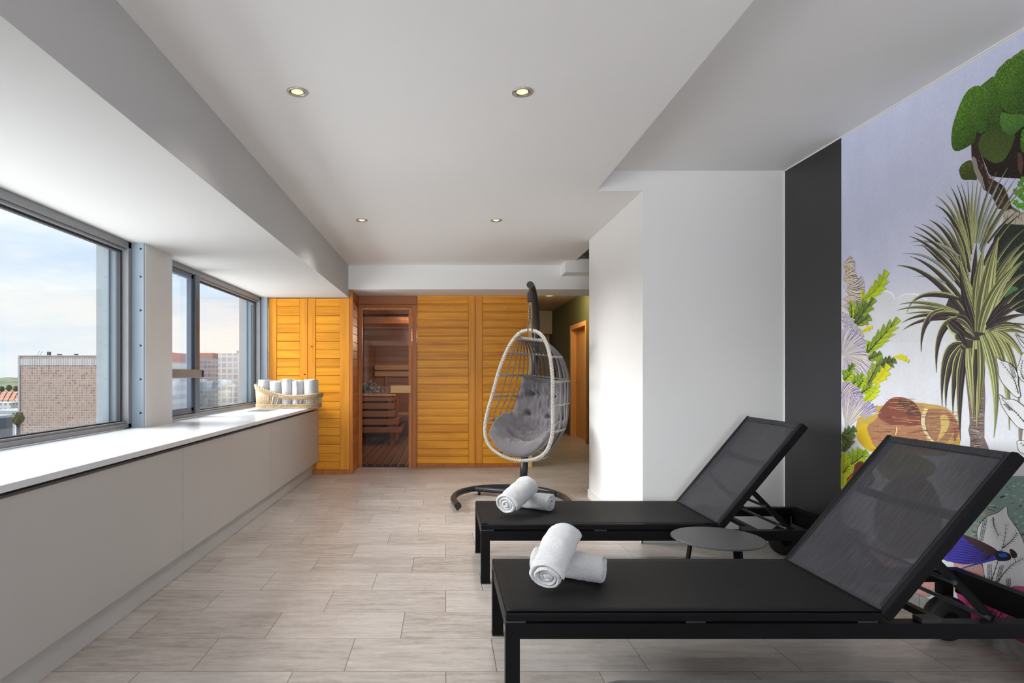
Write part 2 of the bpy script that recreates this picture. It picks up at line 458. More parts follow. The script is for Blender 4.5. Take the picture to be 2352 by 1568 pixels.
def spline(pts, n=8, closed=False):
    """Catmull-Rom through pts"""
    P = [Vector(p) for p in pts]; k = len(P); out = []
    rng = range(k if closed else k - 1)
    for i in rng:
        p0 = P[i - 1] if (i > 0 or closed) else P[0]
        p1, p2 = P[i], P[(i + 1) % k]
        p3 = P[(i + 2) % k] if (i + 2 < k or closed) else P[-1]
        for j in range(n):
            t = j / n
            out.append(.5 * ((2 * p1) + (p2 - p0) * t + (2 * p0 - 5 * p1 + 4 * p2 - p3) * t * t + (3 * p1 - p0 - 3 * p2 + p3) * t ** 3))
    if not closed: out.append(P[-1])
    return out
def rope(mb, pts, r, strands=3, pitch=.05, rs=None, n=6, closed=False):
    """twisted strands along pts"""
    pts = [Vector(p) for p in pts]; k = len(pts)
    rs = rs or r * .62
    T, U, D = [], [], [0]
    for i in range(k):
        a = pts[i - 1] if (i > 0 or closed) else pts[0]
        b = pts[(i + 1) % k] if (i < k - 1 or closed) else pts[-1]
        T.append((b - a).normalized())
        if i: D.append(D[-1] + (pts[i] - pts[i - 1]).length)
    u = T[0].orthogonal().normalized()
    for t in T:
        u = (u - t * u.dot(t)).normalized(); U.append(u.copy())
    for s in range(strands):
        line = []
        for i in range(k):
            a = 2 * PI * (D[i] / pitch + s / strands)
            line.append(pts[i] + U[i] * (r * .5 * math.cos(a)) + T[i].cross(U[i]) * (r * .5 * math.sin(a)))
        mb.tube(line, rs, n=n, closed=closed)
# ------------------------------------------------------------------ the room
def room_box(name, mat_, *dims, **kw):
    return struct(MB().box(*dims, **kw).build(name, mat_))
YB = -4.2                        # rear wall
XW, XL, XR = -2.13, -1.11, 2.352 # window plane, bulkhead face, mural wall
Z1, Z2, ZS = 2.43, 2.568, 2.06   # dropped ceiling, raised ceiling, window soffit
room_box('floor', M['floor'], -2.45, 2.6, YB, 15.2, -.12, 0)
# dropped main ceiling (one slab with a step round the column), window bulkhead, raised ceilings
c = MB()
c.box(XL, 1.05, YB, 4.253, Z1, 2.7).box(XL, 1.37, 4.253, 5.82, Z1, 2.7).box(XL, 1.46, 5.82, 7.14, Z1, 2.7)
struct(c.build('ceiling', M['ceil']))
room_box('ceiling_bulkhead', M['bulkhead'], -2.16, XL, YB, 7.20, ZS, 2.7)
room_box('ceiling_raised', M['ceil'], 1.05, 2.6, YB, 4.253, Z2, 2.7)
room_box('ceiling_recess', M['ceil'], 1.46, 2.6, 5.82, 7.14, Z2, 2.7)
room_box('ceiling_corridor', M['warmwall'], 1.0, 2.6, 7.73, 15.2, 2.58, 2.7)
room_box('beam', M['white'], XL, 2.6, 7.14, 7.73, 2.15, 2.7)
room_box('beam_step', M['white'], 1.351, 2.42, 6.857, 7.14, 2.30, Z1 + .02)
room_box('column', M['white'], 1.37, 2.6, 4.253, 5.82, 0, 2.7)
room_box('wall_right', M['white'], XR, 2.6, YB, 4.253, 0, 2.7)
rw = MB(); rw.box(-2.45, -1.0, YB - .15, YB, 0, 2.7).box(.6, 2.6, YB - .15, YB, 0, 2.7).box(-1.0, .6, YB - .15, YB, 0, .55).box(-1.0, .6, YB - .15, YB, 2.35, 2.7)  # opening in the rear wall added for the fill light
struct(rw.build('wall_rear', M['white']))
rw = empty('window_4', (-.2, YB - .08, .55)); struct(rw, 'rear window behind the camera, added for the fill light', 'window')
f_ = MB(); f_.box(-.8, .8, -.03, .03, 0, .05).box(-.8, .8, -.03, .03, 1.75, 1.8).box(-.8, -.75, -.03, .03, 0, 1.8).box(.75, .8, -.03, .03, 0, 1.8).box(-.025, .025, -.03, .03, 0, 1.8)
f_.build('window_frame', M['alu'], rw); MB().box(-.75, .75, -.004, .004, .05, 1.75).build('pane', M['pane'], rw)
# dark painted strip between column and mural
struct(MB().box(XR - .004, XR, 3.648, 4.253, .076, Z2).build('wall_strip', M['charcoal']))
# corridor shell
gw = MB()
gw.box(2.42, 2.6, 5.82, 10.42, 0, 2.7).box(2.42, 2.6, 11.66, 15.2, 0, 2.7).box(2.42, 2.6, 10.42, 11.66, 2.06, 2.7)
struct(gw.build('wall_corridor', M['green']))
room_box('wall_back', M['warmwall'], 1.103, 2.42, 15.0, 15.2, 0, 2.7)
room_box('wall_lintel', M['warmwall'], 1.103, 2.41, 13.75, 14.1, 2.07, 2.6)
struct(MB().box(1.95, 2.41, 14.1, 14.2, 0, 2.07).build('wall_end', M['warmwall']))
d = empty('door_1', (2.42, 11.04, 0)); struct(d, 'orange wooden corridor door in the olive green wall', 'door')
fr = MB(); fr.box(-.03, .10, -.66, -.58, 0, 2.08).box(-.03, .10, .58, .66, 0, 2.08).box(-.03, .10, -.58, .58, 2.0, 2.08)
fr.build('door_frame', M['door_wood'], d)
MB().box(.07, .11, -.575, .575, .01, 1.995).build('door_leaf', M['door_wood'], d)
h = MB(); h.tube([(.07, .48, 1.02), (.02, .48, 1.02), (.02, .37, 1.02)], .009); h.build('door_handle', M['steel'], d)
bc = MB(); bc.box(2.402, 2.42, 5.83, 10.38, 0, .07).box(2.402, 2.42, 11.7, 14.9, 0, .07)
struct(bc.build('baseboard_corridor', wood('brown_skirting', srgb(80, 46, 24), srgb(112, 66, 36), 'Y')))
# skirtings and corner beads of the main room
struct(MB().box(1.357, 1.37, 4.24, 5.83, 0, .085, bev=.003).box(1.357, XR, 4.24, 4.253, 0, .085, bev=.003).build('baseboard_column', M['skirt']))
bs = MB()
for k in range(14): bs.box(XR - .012, XR, YB + .603 * k, min(4.24, YB + .603 * (k + 1) - .003), 0, .075)
struct(bs.build('baseboard_right', M['tileskirt']))
tr = MB(); tr.box(XR - .007, XR, YB, 4.253, Z2 - .007, Z2).box(XR - .007, XR, 4.246, 4.253, .07, Z2)
struct(tr.build('trim_1', M['white']))

# ------------------------------------------------------------------ window wall
struct(MB().box(-2.37, XW - .005, YB, 9.5, -.1, .795).build('wall_left', M['concrete']))
def pier(name, y0, y1):
    o = struct(MB().box(-2.37, -2.17, y0, y1, .795, 2.07).build(name, M['concrete']))
    return o
struct(MB().box(-2.37, -2.16, YB, 9.5, 2.055, 2.75).build('wall_lintel_outside', M['lintel']))
PIERS = [(YB, YB + .35), (-.62, 1.30), (4.20, 4.66), (7.13, 7.40)]
for i, (a, b) in enumerate(PIERS):
    pier('wall_pier_%d' % (i + 1), a, b)
# vertical grooves on the outer reveals
# inner pillar between the two windows: grey panel and screwed strip with sky blue put in its colour
p = MB(); p.box(-2.17, -2.045, 4.226, 4.64, .80, ZS, bev=.003)
pl = struct(p.build('wall_pillar', M['pillar']))
st = MB(); st.box(-2.15, -2.052, 4.210, 4.226, .80, ZS)
so = st.build('metal_strip', M['strip'], pl)
sc = MB()
for z in (.90, 1.13, 1.36, 1.60, 1.83, 2.02): sc.lathe([(.007, 0), (.007, -.003), (.003, -.004)], (-2.072, 4.210, z), 10, 'Y')
sc.build('screw', M['gasket'], so)
struct(MB().box(-2.13, -2.056, 7.165, 7.2, .80, ZS).build('trim_2', M['strip']))
struct(MB().box(-2.17, -2.045, -.60, 1.28, .80, ZS, bev=.003).build('wall_pillar_rear', M['pillar']))

def window(n, y0, y1, label, mull=None):
    w = empty('window_%d' % n, (XW, (y0 + y1) / 2, .80)); struct(w, label, 'window')
    yc = (y0 + y1) / 2; a, b = y0 - yc, y1 - yc; H = ZS - .80
    f = MB()
    def rail(x0, x1, ya, yb, za, zb): f.box(x0, x1, ya, yb, za, zb, bev=.002)
    rail(-.05, .0, a, b, .004, .032); rail(-.05, .0, a, b, H - .045, H); rail(-.05, .0, a, a + .04, .004, H); rail(-.05, .0, b - .04, b, .004, H)
    # stepped inner profile
    rail(-.065, -.02, a + .012, b - .012, .032, .045); rail(-.065, -.02, a + .012, b - .012, H - .062, H - .045)
    f.build('window_frame', M['alu'], w)
    g = MB(); g.box(-.07, -.045, a + .04, b - .04, .032, .052).box(-.07, -.045, a + .04, b - .04, H - .075, H - .045)
    g.box(-.07, -.045, a + .04, a + .058, .04, H - .05).box(-.07, -.045, b - .058, b - .04, .04, H - .05)
    g.build('gasket', M['gasket'], w)
    MB().box(-.064, -.058, a + .05, b - .05, .04, H - .055).build('pane', M['pane'], w)
    return w, a, b, H, yc
w1, a, b, H, yc = window(1, 1.30, 4.20, 'wide fixed window nearest the camera with the tan tower behind it')
w2, a, b, H, yc = window(2, 4.66, 7.165, 'far window with a narrow casement, beside the towel basket')
window(3, YB + .35, -.62, 'window behind the camera')
mu = MB(); mu.box(-.06, .006, 5.27 - yc, 5.36 - yc, .03, H - .04, bev=.003); mu.build('mullion', M['alu_dark'], w2)
sa = MB()
y0s, y1s = 4.70 - yc, 5.27 - yc
sa.box(-.055, -.012, y0s, y1s, .035, .085, bev=.003).box(-.055, -.012, y0s, y1s, H - .085, H - .045, bev=.003)
sa.box(-.055, -.012, y0s, y0s + .03, .05, H - .05).box(-.055, -.012, y1s - .045, y1s, .05, H - .05, bev=.003)
sa.build('casement_sash', M['alu_dark'], w2)
rl = MB(); rl.box(-.012, .022, y0s - .03, 5.375 - yc, .335, .405, bev=.004); rl.build('safety_rail', M['alu'], w2)
hd = MB(); hd.box(.0, .03, 5.372 - yc, 5.392 - yc, .34, .40, bev=.003); hd.build('latch', M['gasket'], w2)
# grooved guide rails on the outside reveal of each window's far end
for n, y in ((1, 4.20), (2, 7.13)):
    gr = MB()
    for x in (-2.285, -2.235, -2.205): gr.box(x, x + .010, y - .012, y, .80, 2.05)
    struct(gr.build('trim_%d' % (n + 2), M['alu_dark']))
    k = MB(); k.lathe([(.012, 0), (.012, -.01), (.006, -.014)], (-2.215, y - .001, 1.98), 12, 'Y'); struct(k.build('trim_%d' % (n + 4), M['alu']))

# ------------------------------------------------------------------ counter under the windows
wt = MB()
for ya, yb in ((YB + .01, 2.20), (2.2015, 7.19)): wt.box(XW + .001, -1.447, ya, yb, .773, .80, bev=.003)
wk = wt.build('worktop', M['counter'])
tag(wk, 'long white worktop running under the windows', 'worktop')
vg = MB(); vg.box(-1.93, -1.72, 6.02, 6.42, .7995, .8015)
vent = vg.build('vent_grille', M['vent'], wk)
sl = MB()
for k in range(19): sl.box(-1.925, -1.725, 6.03 + .0205 * k, 6.0365 + .0205 * k, .8012, .8022)
sl.build('slot', M['gap'], vent)
struct(MB().box(-2.1, -1.535, YB + .01, 7.19, 0, .155).build('baseboard_left', M['plinth']))
seams = [-1.80, 3.457, 5.21, 6.585, 7.19]
labs = ['longest beige cabinet front, cut by the lower left picture corner', 'beige cabinet front below the window pillar and casement', 'beige cabinet front second from the sauna wall', 'narrow beige cabinet front at the sauna end of the counter']
for i in range(len(seams) - 1):
    ya, yb = seams[i], seams[i + 1]
    t = empty('counter_cabinet', (-1.465, (ya + yb) / 2, .155)); hw = (yb - ya) / 2
    tag(t, labs[i], 'cabinet', 'beige cabinets under the worktop')
    MB().box(-.63, -.02, -hw + .002, hw - .002, .0, .60).build('carcass', M['gap'], t)
    MB().box(-.018, 0, -hw + .0015, hw - .0015, 0, .595, bev=.0015).build('front_panel', M['cab'], t)

# ------------------------------------------------------------------ recessed ceiling lights
def downlight(x, y, label, power=14):
    t = empty('downlight', (x, y, Z1)); tag(t, label, 'ceiling light', 'recessed downlights in the main ceiling')
    r = MB(); r.lathe([(.047, .0), (.047, -.004), (.044, -.006), (.034, -.004), (.031, .0)], n=40); r.build('trim_ring', M['steel'], t)
    r = MB(); r.lathe([(.031, .0), (.030, -.002), (.027, -.001)], n=32); r.build('inner_ring', M['gasket'], t)
    r = MB(); r.lathe([(.027, -.0012), (.018, -.004), (.001, -.005)], n=28); rb = r.build('lamp', M['bulb'], t)
    r = MB(); r.lathe([(.010, -.0044), (.006, -.007), (.001, -.008)], n=16); r.build('filament', M['bulbcore'], rb)
    l = lamp('downlight_beam', 'SPOT', (x, y, Z1 - .02), (0, 0, 0), power, (1.0, .97, .93), spot_size=math.radians(134), spot_blend=1.0, shadow_soft_size=.03)
downlight(-.658, 2.765, 'recessed downlight front left, nearest the window bulkhead')
downlight(.351, 2.765, 'recessed downlight front right, above the near lounger end')
downlight(-.676, 5.06, 'recessed downlight far left, in front of the sauna door', 32)
downlight(.428, 5.06, 'recessed downlight far right, above the hanging chair', 64)
t = empty('corridor_lamp', (1.84, 10.75, 2.58)); tag(t, 'round warm ceiling lamp at the corridor entrance', 'ceiling light')
r = MB(); r.lathe([(.12, 0), (.12, -.03), (.10, -.035)], n=32); r.build('housing', M['plastic'], t)
r = MB(); r.lathe([(.10, -.034), (.06, -.045), (.001, -.048)], n=32); r.build('diffuser', M['bulb'], t)
lamp('corridor_glow', 'POINT', (1.84, 10.3, 2.45), (0, 0, 0), 28, (1.0, .82, .56), shadow_soft_size=.12)

# ------------------------------------------------------------------ sauna
sz = empty('sauna_cabin', (0, 0, 0)); tag(sz, 'sauna with orange wooden board walls and a tinted glass door', 'sauna')
def boards(name, mat_, x0, x1, z0, z1, y, pitch=.1006, top=None, th=.022, axis='X', parent=sz, gap=.0035):
    m = MB(); z = z1
    while z > z0 + .01:
        a = max(z0, z - pitch + gap)
        if axis == 'X': m.box(x0, x1, y, y + th, a, z, bev=.0025, seg=1)
        else: m.box(y, y + th, x0, x1, a, z, bev=.0025, seg=1)
        z -= pitch
    return m.build(name, mat_, parent)
def stile(name, x0, x1, z0, z1, y, mat_='wood_v', th=.026, parent=sz):
    return MB().box(x0, x1, y, y + th, z0, z1, bev=.003, seg=1).build(name, M[mat_], parent)
YF, YD, YI_ = 7.205, 7.735, 11.6
# left bay (projects towards the room)
MB().box(-2.054, -1.095, YF + .027, YF + .06, .0, 2.15).build('backing', M['gap'], sz)
stile('stile', -2.054, -1.957, .05, 2.055, YF); boards('wall_panel', M['wood_h'], -1.955, -1.690, .05, 2.053, YF + .004)
stile('stile', -1.688, -1.597, .05, 2.055, YF); stile('stile', -1.592, -1.502, .05, 2.055, YF)
boards('wall_panel', M['wood_h'], -1.500, -1.217, .05, 2.053, YF + .004); stile('stile', -1.215, -1.105, .05, 2.055, YF)
stile('plinth_board', -2.054, -1.07, .0, .048, YF - .004, 'wood_frame')
for (x, z) in ((-1.546, 1.49), (-1.630, 1.165)):
    k = MB(); k.lathe([(.008, 0), (.008, -.004), (.001, -.005)], (x, YF, z), 12, 'Y'); k.build('peg_hole', M['gasket'], sz)
# corner post and the short return wall beside the door
MB().box(-1.102, -1.068, YF, YF + .05, 0, 2.15, bev=.003).build('corner_post', M['wood_post'], sz)
boards('side_panel', M['wood_hy'], YF + .052, YD + .02, 0, 2.148, -1.10, axis='Y', th=.024)
# door bay
stile('header', -1.075, -.342, 2.045, 2.148, YD - .012, 'wood_head', .05)
stile('header_rail', -1.075, -.342, 2.010, 2.043, YD - .004, 'wood_head', .04)
stile('door_jamb', -1.076, -1.030, 0, 2.008, YD - .006, 'wood_frame', .06)
stile('door_jamb', -.402, -.342, 0, 2.035, YD - .012, 'wood_frame', .06)
sd = empty('door', (-.73, YD, 0)); sd.parent = sz
sd['label'] = 'bronze tinted glass door with wooden handle'
df = MB(); df.box(-.30, .29, -.004, .03, 1.972, 2.006, bev=.002).box(.285, .325, -.006, .03, 0, 2.006, bev=.002)
df.build('door_rail', M['wood_post'], sd)
MB().box(-.298, .288, .006, .014, .012, 1.970).build('door_glass', M['doorglass'], sd)
MB().box(-.30, .288, .002, .02, .0, .012).build('threshold_seal', M['gasket'], sd)
hb = MB(); hb.box(.065, .315, -.05, -.022, .935, 1.028, bev=.004).box(.08, .11, -.024, .006, .95, 1.01).box(.25, .28, -.024, .006, .95, 1.01)
ho = hb.build('door_handle', M['wood_pale'], sd); ho['label'] = 'pale pine plank handle'
for x in (-.236, .236):
    k = MB(); k.lathe([(.007, 0), (.007, -.003), (.001, -.004)], (x, -.004, 1.99), 10, 'Y'); k.build('screw', M['plastic'], sd)
# right bay
MB().box(-.34, 1.10, YD + .027, YD + .06, 0, 2.15).build('backing', M['gap'], sz)
boards('wall_panel', M['wood_h'], -.338, .305, .045, 2.148, YD + .004)
stile('stile', .307, .388, .045, 2.148, YD); stile('stile', .394, .484, .045, 2.148, YD)
boards('wall_panel', M['wood_h'], .486, 1.052, .045, 2.148, YD + .004)
stile('end_trim', 1.053, 1.105, .0, 2.148, YD - .012, 'wood_trim', .07)
stile('plinth_board', -.338, 1.052, .0, .043, YD - .002, 'wood_frame')
for x in (-.02, .765):
    k = MB(); k.lathe([(.006, 0), (.006, -.003), (.001, -.004)], (x, YD + .004, 2.008), 10, 'Y'); k.build('screw', M['plastic'], sz)
MB().box(1.06, 1.103, YD + .06, 14.9, 0, 2.6).build('corridor_side', M['warmwall'], sz)
# solid outer shell of the cabin
sh = MB(); sh.box(-2.2, 1.08, YI_ + .03, YI_ + .12, -.05, 2.7).box(-2.2, -2.0, YD + .02, YI_ + .1, -.05, 2.7).box(1.03, 1.08, YD + .07, YI_ + .1, -.05, 2.7).box(-2.2, 1.08, YD + .02, YI_ + .1, 2.03, 2.2)
sh.box(-2.2, -1.10, YF + .06, YD + .06, 2.10, 2.2).box(-1.35, -1.103, YF + .06, YD + .06, -.05, 2.15).box(-2.2, -1.35, YD + .03, YD + .06, -.05, 2.15)
sh.build('outer_shell', M['gap'], sz)
# inside
YI = 11.6
boards('inner_wall', M['wood_in'], -1.95, 1.0, 0, 2.0, YI, .10)
boards('inner_side', M['wood_iny'], YD + .06, YI, 0, 2.0, -1.98, .10, axis='Y'); boards('inner_side', M['wood_iny'], YD + .06, YI, 0, 2.0, 1.0, .10, axis='Y')
cb = MB()
for k in range(30): cb.box(-1.98 + .1 * k, -1.884 + .1 * k, YD + .06, YI, 2.0, 2.02)
cb.build('inner_ceiling', M['wood_iny'], sz)
for yb in (8.6, 9.7, 10.8): MB().box(-1.95, 1.0, yb, yb + .03, 1.97, 2.0).build('ceiling_batten', M['wood_head'], sz)
fl = MB()
for k in range(30): fl.box(-1.97 + .1 * k, -1.893 + .1 * k, YD + .05, YI, .004, .03, bev=.003, seg=1)
fl.build('duckboard', M['wood_floor'], sz)
lamp('sauna_lamp_assumed', 'POINT', (-.2, 9.3, 1.75), (0, 0, 0), 75, (1.0, .86, .72), shadow_soft_size=.1)  # assumed lamp, no fitting built, raised to brighten the sauna interior
# heater guard, heater, stones, bench
hg = empty('heater_guard', (-1.2, 9.9, .03)); tag(hg, 'slatted wooden guard around the sauna heater, seen through the glass door', 'guard rail')
for k in range(5):
    z = .20 + .127 * k; e = .06 * max(0, 2 - k)
    m = MB(); m.box(-.74, .40 + e, -.012, .012, z, z + .09, bev=.003, seg=1).box(.376 + e, .40 + e, .012, .75, z, z + .09, bev=.003, seg=1)
    m.build('slat', M['wood_in'], hg)
for x, y in ((.33, .03), (-.5, .03), (.36, .7)):
    MB().box(x, x + .06, y, y + .05, 0, .80, bev=.003, seg=1).build('post', M['wood_in'], hg)
MB().box(-.74, .42, -.03, .06, .79, .815, bev=.003).build('top_rail', M['wood_pale'], hg)
ht = empty('sauna_heater', (-1.25, 10.35, .03)); tag(ht, 'dark steel sauna heater behind the wooden guard', 'heater')
MB().box(-.30, .30, -.22, .22, .1, .80, bev=.01).build('casing', M['black'], ht)
MB().box(-.31, .31, -.23, .23, .80, .83, bev=.004).build('rim', M['steel'], ht)
for sx in (-.24, .24): MB().box(sx - .03, sx + .03, -.2, .2, 0, .1).build('foot', M['black'], ht)
random.seed(5)
sm = MB(); bmesh.ops.create_icosphere(sm.bm, subdivisions=2, radius=.055)
for v in sm.bm.verts: v.co *= 1 + .5 * (noise.noise(v.co * 22)); v.co.z *= .8
s0 = sm.build('heater_stone', M['stone'])
tag(s0, 'grey stone heaped on top of the sauna heater', 'stone', 'stones on the sauna heater')
k = 0
for lay, (n, w, z) in enumerate(((8, .24, .885), (6, .18, .935), (4, .12, .985), (2, .05, 1.03))):
    for i in range(n):
        o = s0 if k == 0 else s0.copy()
        if k: COL.objects.link(o)
        o.location = (-1.25 + (i + .5) / n * 2 * w - w + random.uniform(-.02, .02), 10.30 + random.uniform(-.12, .12), z + random.uniform(-.01, .01))
        o.rotation_euler = (random.random() * 6, random.random() * 6, random.random() * 6)
        sc_ = random.uniform(.72, .92); o.scale = (sc_, sc_, sc_ * .9); k += 1
bn = empty('sauna_bench', (-.2, 11.1, .03)); tag(bn, 'pale wooden sauna bench with slatted backrest along the rear wall', 'bench')
for k in range(4): MB().box(-1.1, 1.15, -.24 + .12 * k, -.14 + .12 * k, .42, .45, bev=.004).build('seat_slat', M['wood_pale'], bn)
for z in (1.10, 1.22): MB().box(-1.1, 1.15, .40, .43, z, z + .09, bev=.004).build('backrest_slat', M['wood_pale'], bn)
for x in (-1.0, 0, 1.05): MB().box(x, x + .06, -.2, .2, 0, .42).build('leg', M['wood_in'], bn)
for x in (-.9, .1, .9): MB().box(x, x + .05, .43, .49, .5, 1.35).build('backrest_post', M['wood_in'], bn)
# ------------------------------------------------------------------ sun loungers
def lounger(x0, yn, label):
    """x0 foot end, yn near long side; head end towards the mural wall"""
    W = .635; t = empty('sun_lounger', (x0, yn + W / 2, 0)); tag(t, label, 'sun lounger', 'black sun loungers with mesh slings')
    h = W / 2; LX, HX, EX = 0.0, 1.322, 2.10
    zt = .33
    # lower frame: two long rails, legs, end rail
    f = MB()
    for s in (-1, 1):
        y = s * (h - .0225)
        f.box(LX + .0495, EX, y - .0225, y + .0225, .240, .294)
    f.box(LX + .004, LX + .05, -h + .04, h - .04, .250, .290, bev=.003)
    f.build('lower_frame', M['black'], t)
    er = MB(); er.box(EX - .045, EX, -h + .045, h - .045, .195, .294, bev=.003); er.build('end_rail', M['black'], t)
    for s in (-1, 1):
        y = s * (h - .0225)
        g = MB(); g.box(LX, LX + .0495, y - .0225, y + .0225, 0, .294)
        lg = g.build('leg', M['black'], t)
        MB().box(LX - .001, LX + .051, y - .0235, y + .0235, 0, .006).build('foot_pad', M['rubber'], lg)
        g = MB(); g.box(EX - .10, EX - .05, y - .0225, y + .0225, .0, .25, bev=.003); g.build('leg', M['black'], t)
        for xx in (LX + .03, LX + .66, HX - .06): MB().box(xx - .03, xx + .04, y - .018, y + .018, .293, .301).build('spacer', M['standmetal'], t)
        nb = MB(); nb.box(HX + .13, HX + .20, y - .024, y + .024, .294, .310, bev=.003); nb.build('stop_block', M['rubber'], t)
        hl = MB(); hl.lathe([(.005, 0), (.003, -.003)], (HX + .165, y, .3105), 10); hl.build('stop_screw', M['gasket'], t)
        # wheel on the inside of each rear leg
        wl = MB(); wl.lathe([(.030, -.026), (.082, -.026), (.094, -.018), (.096, -.012), (.094, -.008), (.096, -.004), (.094, 0), (.096, .004), (.094, .008), (.096, .012), (.094, .018), (.082, .026), (.030, .026)],
                            (EX - .115 + (.03 if s < 0 else 0), s * (h - .085), .098), 40, 'Y')
        wo = wl.build('wheel', M['rubber'], t)
        hb = MB(); hb.lathe([(.034, -.03), (.034, .03)], (EX - .115 + (.03 if s < 0 else 0), s * (h - .085), .098), 24, 'Y'); hb.lathe([(.010, -.06), (.010, .06)], (EX - .115 + (.03 if s < 0 else 0), s * (h - .07), .098), 12, 'Y'); hb.build('hub', M['black'], wo)
    # seat frame and sling
    sf = MB()
    for s in (-1, 1):
        y = s * (h - .014); sf.box(LX + .001, HX, y - .014, y + .014, .301, zt - .002, bev=.004)
    sf.box(LX, LX + .028, -h + .01, h - .01, .301, zt - .002, bev=.004); sf.box(HX - .028, HX, -h + .02, h - .02, .301, zt - .012, bev=.004)
    sf.build('seat_frame', M['black'], t)
    rows = []
    nx, ny = 44, 16
    for i in range(nx + 1):
        u = i / nx; x = LX + .004 + u * (HX - .006 - LX); row = []
        for j in range(ny + 1):
            v = j / ny; y = -h + .012 + v * (2 * h - .024)
            sag = .010 * math.sin(PI * v) * math.sin(PI * min(1, max(0, u * 1.02)))
            row.append((x, y, zt + .0015 - sag))
        rows.append(row)
    m = MB(); m.grid(rows)
    so = m.build('seat_sling', M['sling'], t)
    md = so.modifiers.new('thick', 'SOLIDIFY'); md.thickness = .003; md.offset = 1
    st = MB(); st.box(LX + .022, LX + .0245, -h + .03, h - .03, zt - .0005, zt + .0035); st.box(LX + .03, HX - .03, -h + .030, -h + .0325, zt - .0008, zt + .0025); st.box(LX + .03, HX - .03, h - .0325, h - .03, zt - .0008, zt + .0025)
    st.build('sling_hem', M['gasket'], so)
    # backrest, hinged at HX
    bl, ang = .735, math.radians(50.2)
    br = empty('backrest', (HX, 0, zt - .008)); br.parent = t; br.rotation_euler = (0, -ang, 0)
    f = MB()
    for s in (-1, 1):
        y = s * (h - .013); f.box(-.004, bl, y - .013, y + .013, -.032, .008, bev=.004)
    f.box(bl - .026, bl - .002, -h + .02, h - .02, -.022, .003, bev=.006); f.box(.0, .024, -h + .02, h - .02, -.025, .0, bev=.004)
    f.build('back_frame', M['black'], br)
    cbm = MB(); rows = [(bl * .62, -h + .03 + (2 * h - .06) * k / 12, -.030 - .020 * math.sin(PI * k / 12)) for k in range(13)]
    cbm.tube(rows, .014, 8, flat=(.03, .02), up=(0, 0, 1)); cbm.build('curved_crossbar', M['black'], br)
    rows = []
    for i in range(31):
        u = i / 30; row = []
        for j in range(17):
            v = j / 16
            row.append((.004 + u * (bl - .008), -h + .020 + v * (2 * h - .04), .007 - .014 * math.sin(PI * v) * math.sin(PI * u) ** .6))
        rows.append(row)
    m = MB(); m.grid(rows); bo = m.build('back_sling', M['sling_back'], br)
    md = bo.modifiers.new('thick', 'SOLIDIFY'); md.thickness = .0016; md.offset = -1
    st = MB()
    for e in (.030, .036):
        st.box(.02, bl - .02, -h + e, -h + e + .0018, .0035, .0085); st.box(.02, bl - .02, h - e - .0018, h - e, .0035, .0085)
    st.box(bl - .036, bl - .034, -h + .03, h - .03, .004, .0095); st.build('sling_hem', M['gasket'], bo)
    # prop: two struts, rods across
    ca, sa_ = math.cos(ang), math.sin(ang)
    def onback(d, off=-.03): return (HX + d * ca - off * sa_ * 1.0, 0, zt - .008 + d * sa_ + off * ca)
    q = onback(.275)
    for s in (-1, 1):
        y = s * (h - .05)
        g = MB(); g.obox((q[0], y, q[2]), (HX + .415, y, .292), .014, .026, up=(0, 0, 1), bev=.002); g.build('prop_strut', M['black'], t)
    def crod(x, z, r, name='cross_rod'):
        g = MB(); g.tube([(x, -h + .03, z), (x, h - .03, z)], r, 10); return g.build(name, M['standmetal'], t)
    crod(HX + .39, .300, .008); crod(HX + .27, .425, .008)
    g = MB(); g.box(HX + .215, HX + .245, -h + .04, h - .04, .268, .292, bev=.002); g.build('cross_rail', M['black'], t)
    return t
lounger(.215, 2.150, 'near black sun lounger in front, with raised mesh backrest and two towels')
lounger(.205, 3.420, 'far black sun lounger beside the white column, behind the round table')

# ------------------------------------------------------------------ rolled towels
def towel_mesh(length, R, turns, seed, oval=.92, ns=40, flap=.0):
    """soft spiral roll along local X, resting on z = 0"""
    rnd = random.Random(seed); off = Vector((rnd.random() * 50, rnd.random() * 50, rnd.random() * 50))
    nt_ = int(turns * 30); r0 = .012; pitch = (R - r0) / turns; th = pitch * .98
    rows = []
    def P(side, i, s):
        th_a = i / nt_ * turns * 2 * PI
        r = r0 + (R - r0) * i / nt_
        ee = .016; d = abs(s) * length / 2; k = length / 2 - d
        tau = 1.0 if k > ee else math.sqrt(max(0, 1 - ((ee - k) / ee) ** 2))
        endt = 1.0
        i_end = (nt_ - i)
        if i_end < 4: endt = math.sqrt(max(.02, 1 - ((4 - i_end) / 4) ** 2))
        rr = r - th / 2 + side * (th / 2) * tau * endt
        # layers slip a little along the axis
        slip = .010 * noise.noise(Vector((i * .05, seed, 0)) + off) * (1 if s > 0 else -1) * min(1, abs(s) * 1.2)
        x = s * length / 2 + slip
        a = th_a + .3 * seed
        p = Vector((x, rr * math.cos(a), rr * math.sin(a)))
        nz = noise.noise(Vector((x * 14, a % (2 * PI) * 1.1, rr * 30)) + off) * .006 + noise.noise(p * 55 + off) * .0025
        k2 = 1 + nz / max(rr, .02)
        return Vector((p.x, p.y * k2 * (2 - oval), p.z * k2 * oval))
    mb = MB(); ss = [-1 + 2 * j / ns for j in range(ns + 1)]
    # cluster stations at the two ends
    ss = [math.copysign(1 - (1 - abs(s)) ** 1.5, s) for s in ss]
    loop = [(1, i) for i in range(nt_ + 1)] + [(-1, i) for i in range(nt_, -1, -1)]
    for s in ss: rows.append([P(sd, i, s) for sd, i in loop])
    mb.grid(rows, closed_u=True)
    zmin = min(v.co.z for v in mb.bm.verts)
    for v in mb.bm.verts: v.co.z -= zmin
    return mb
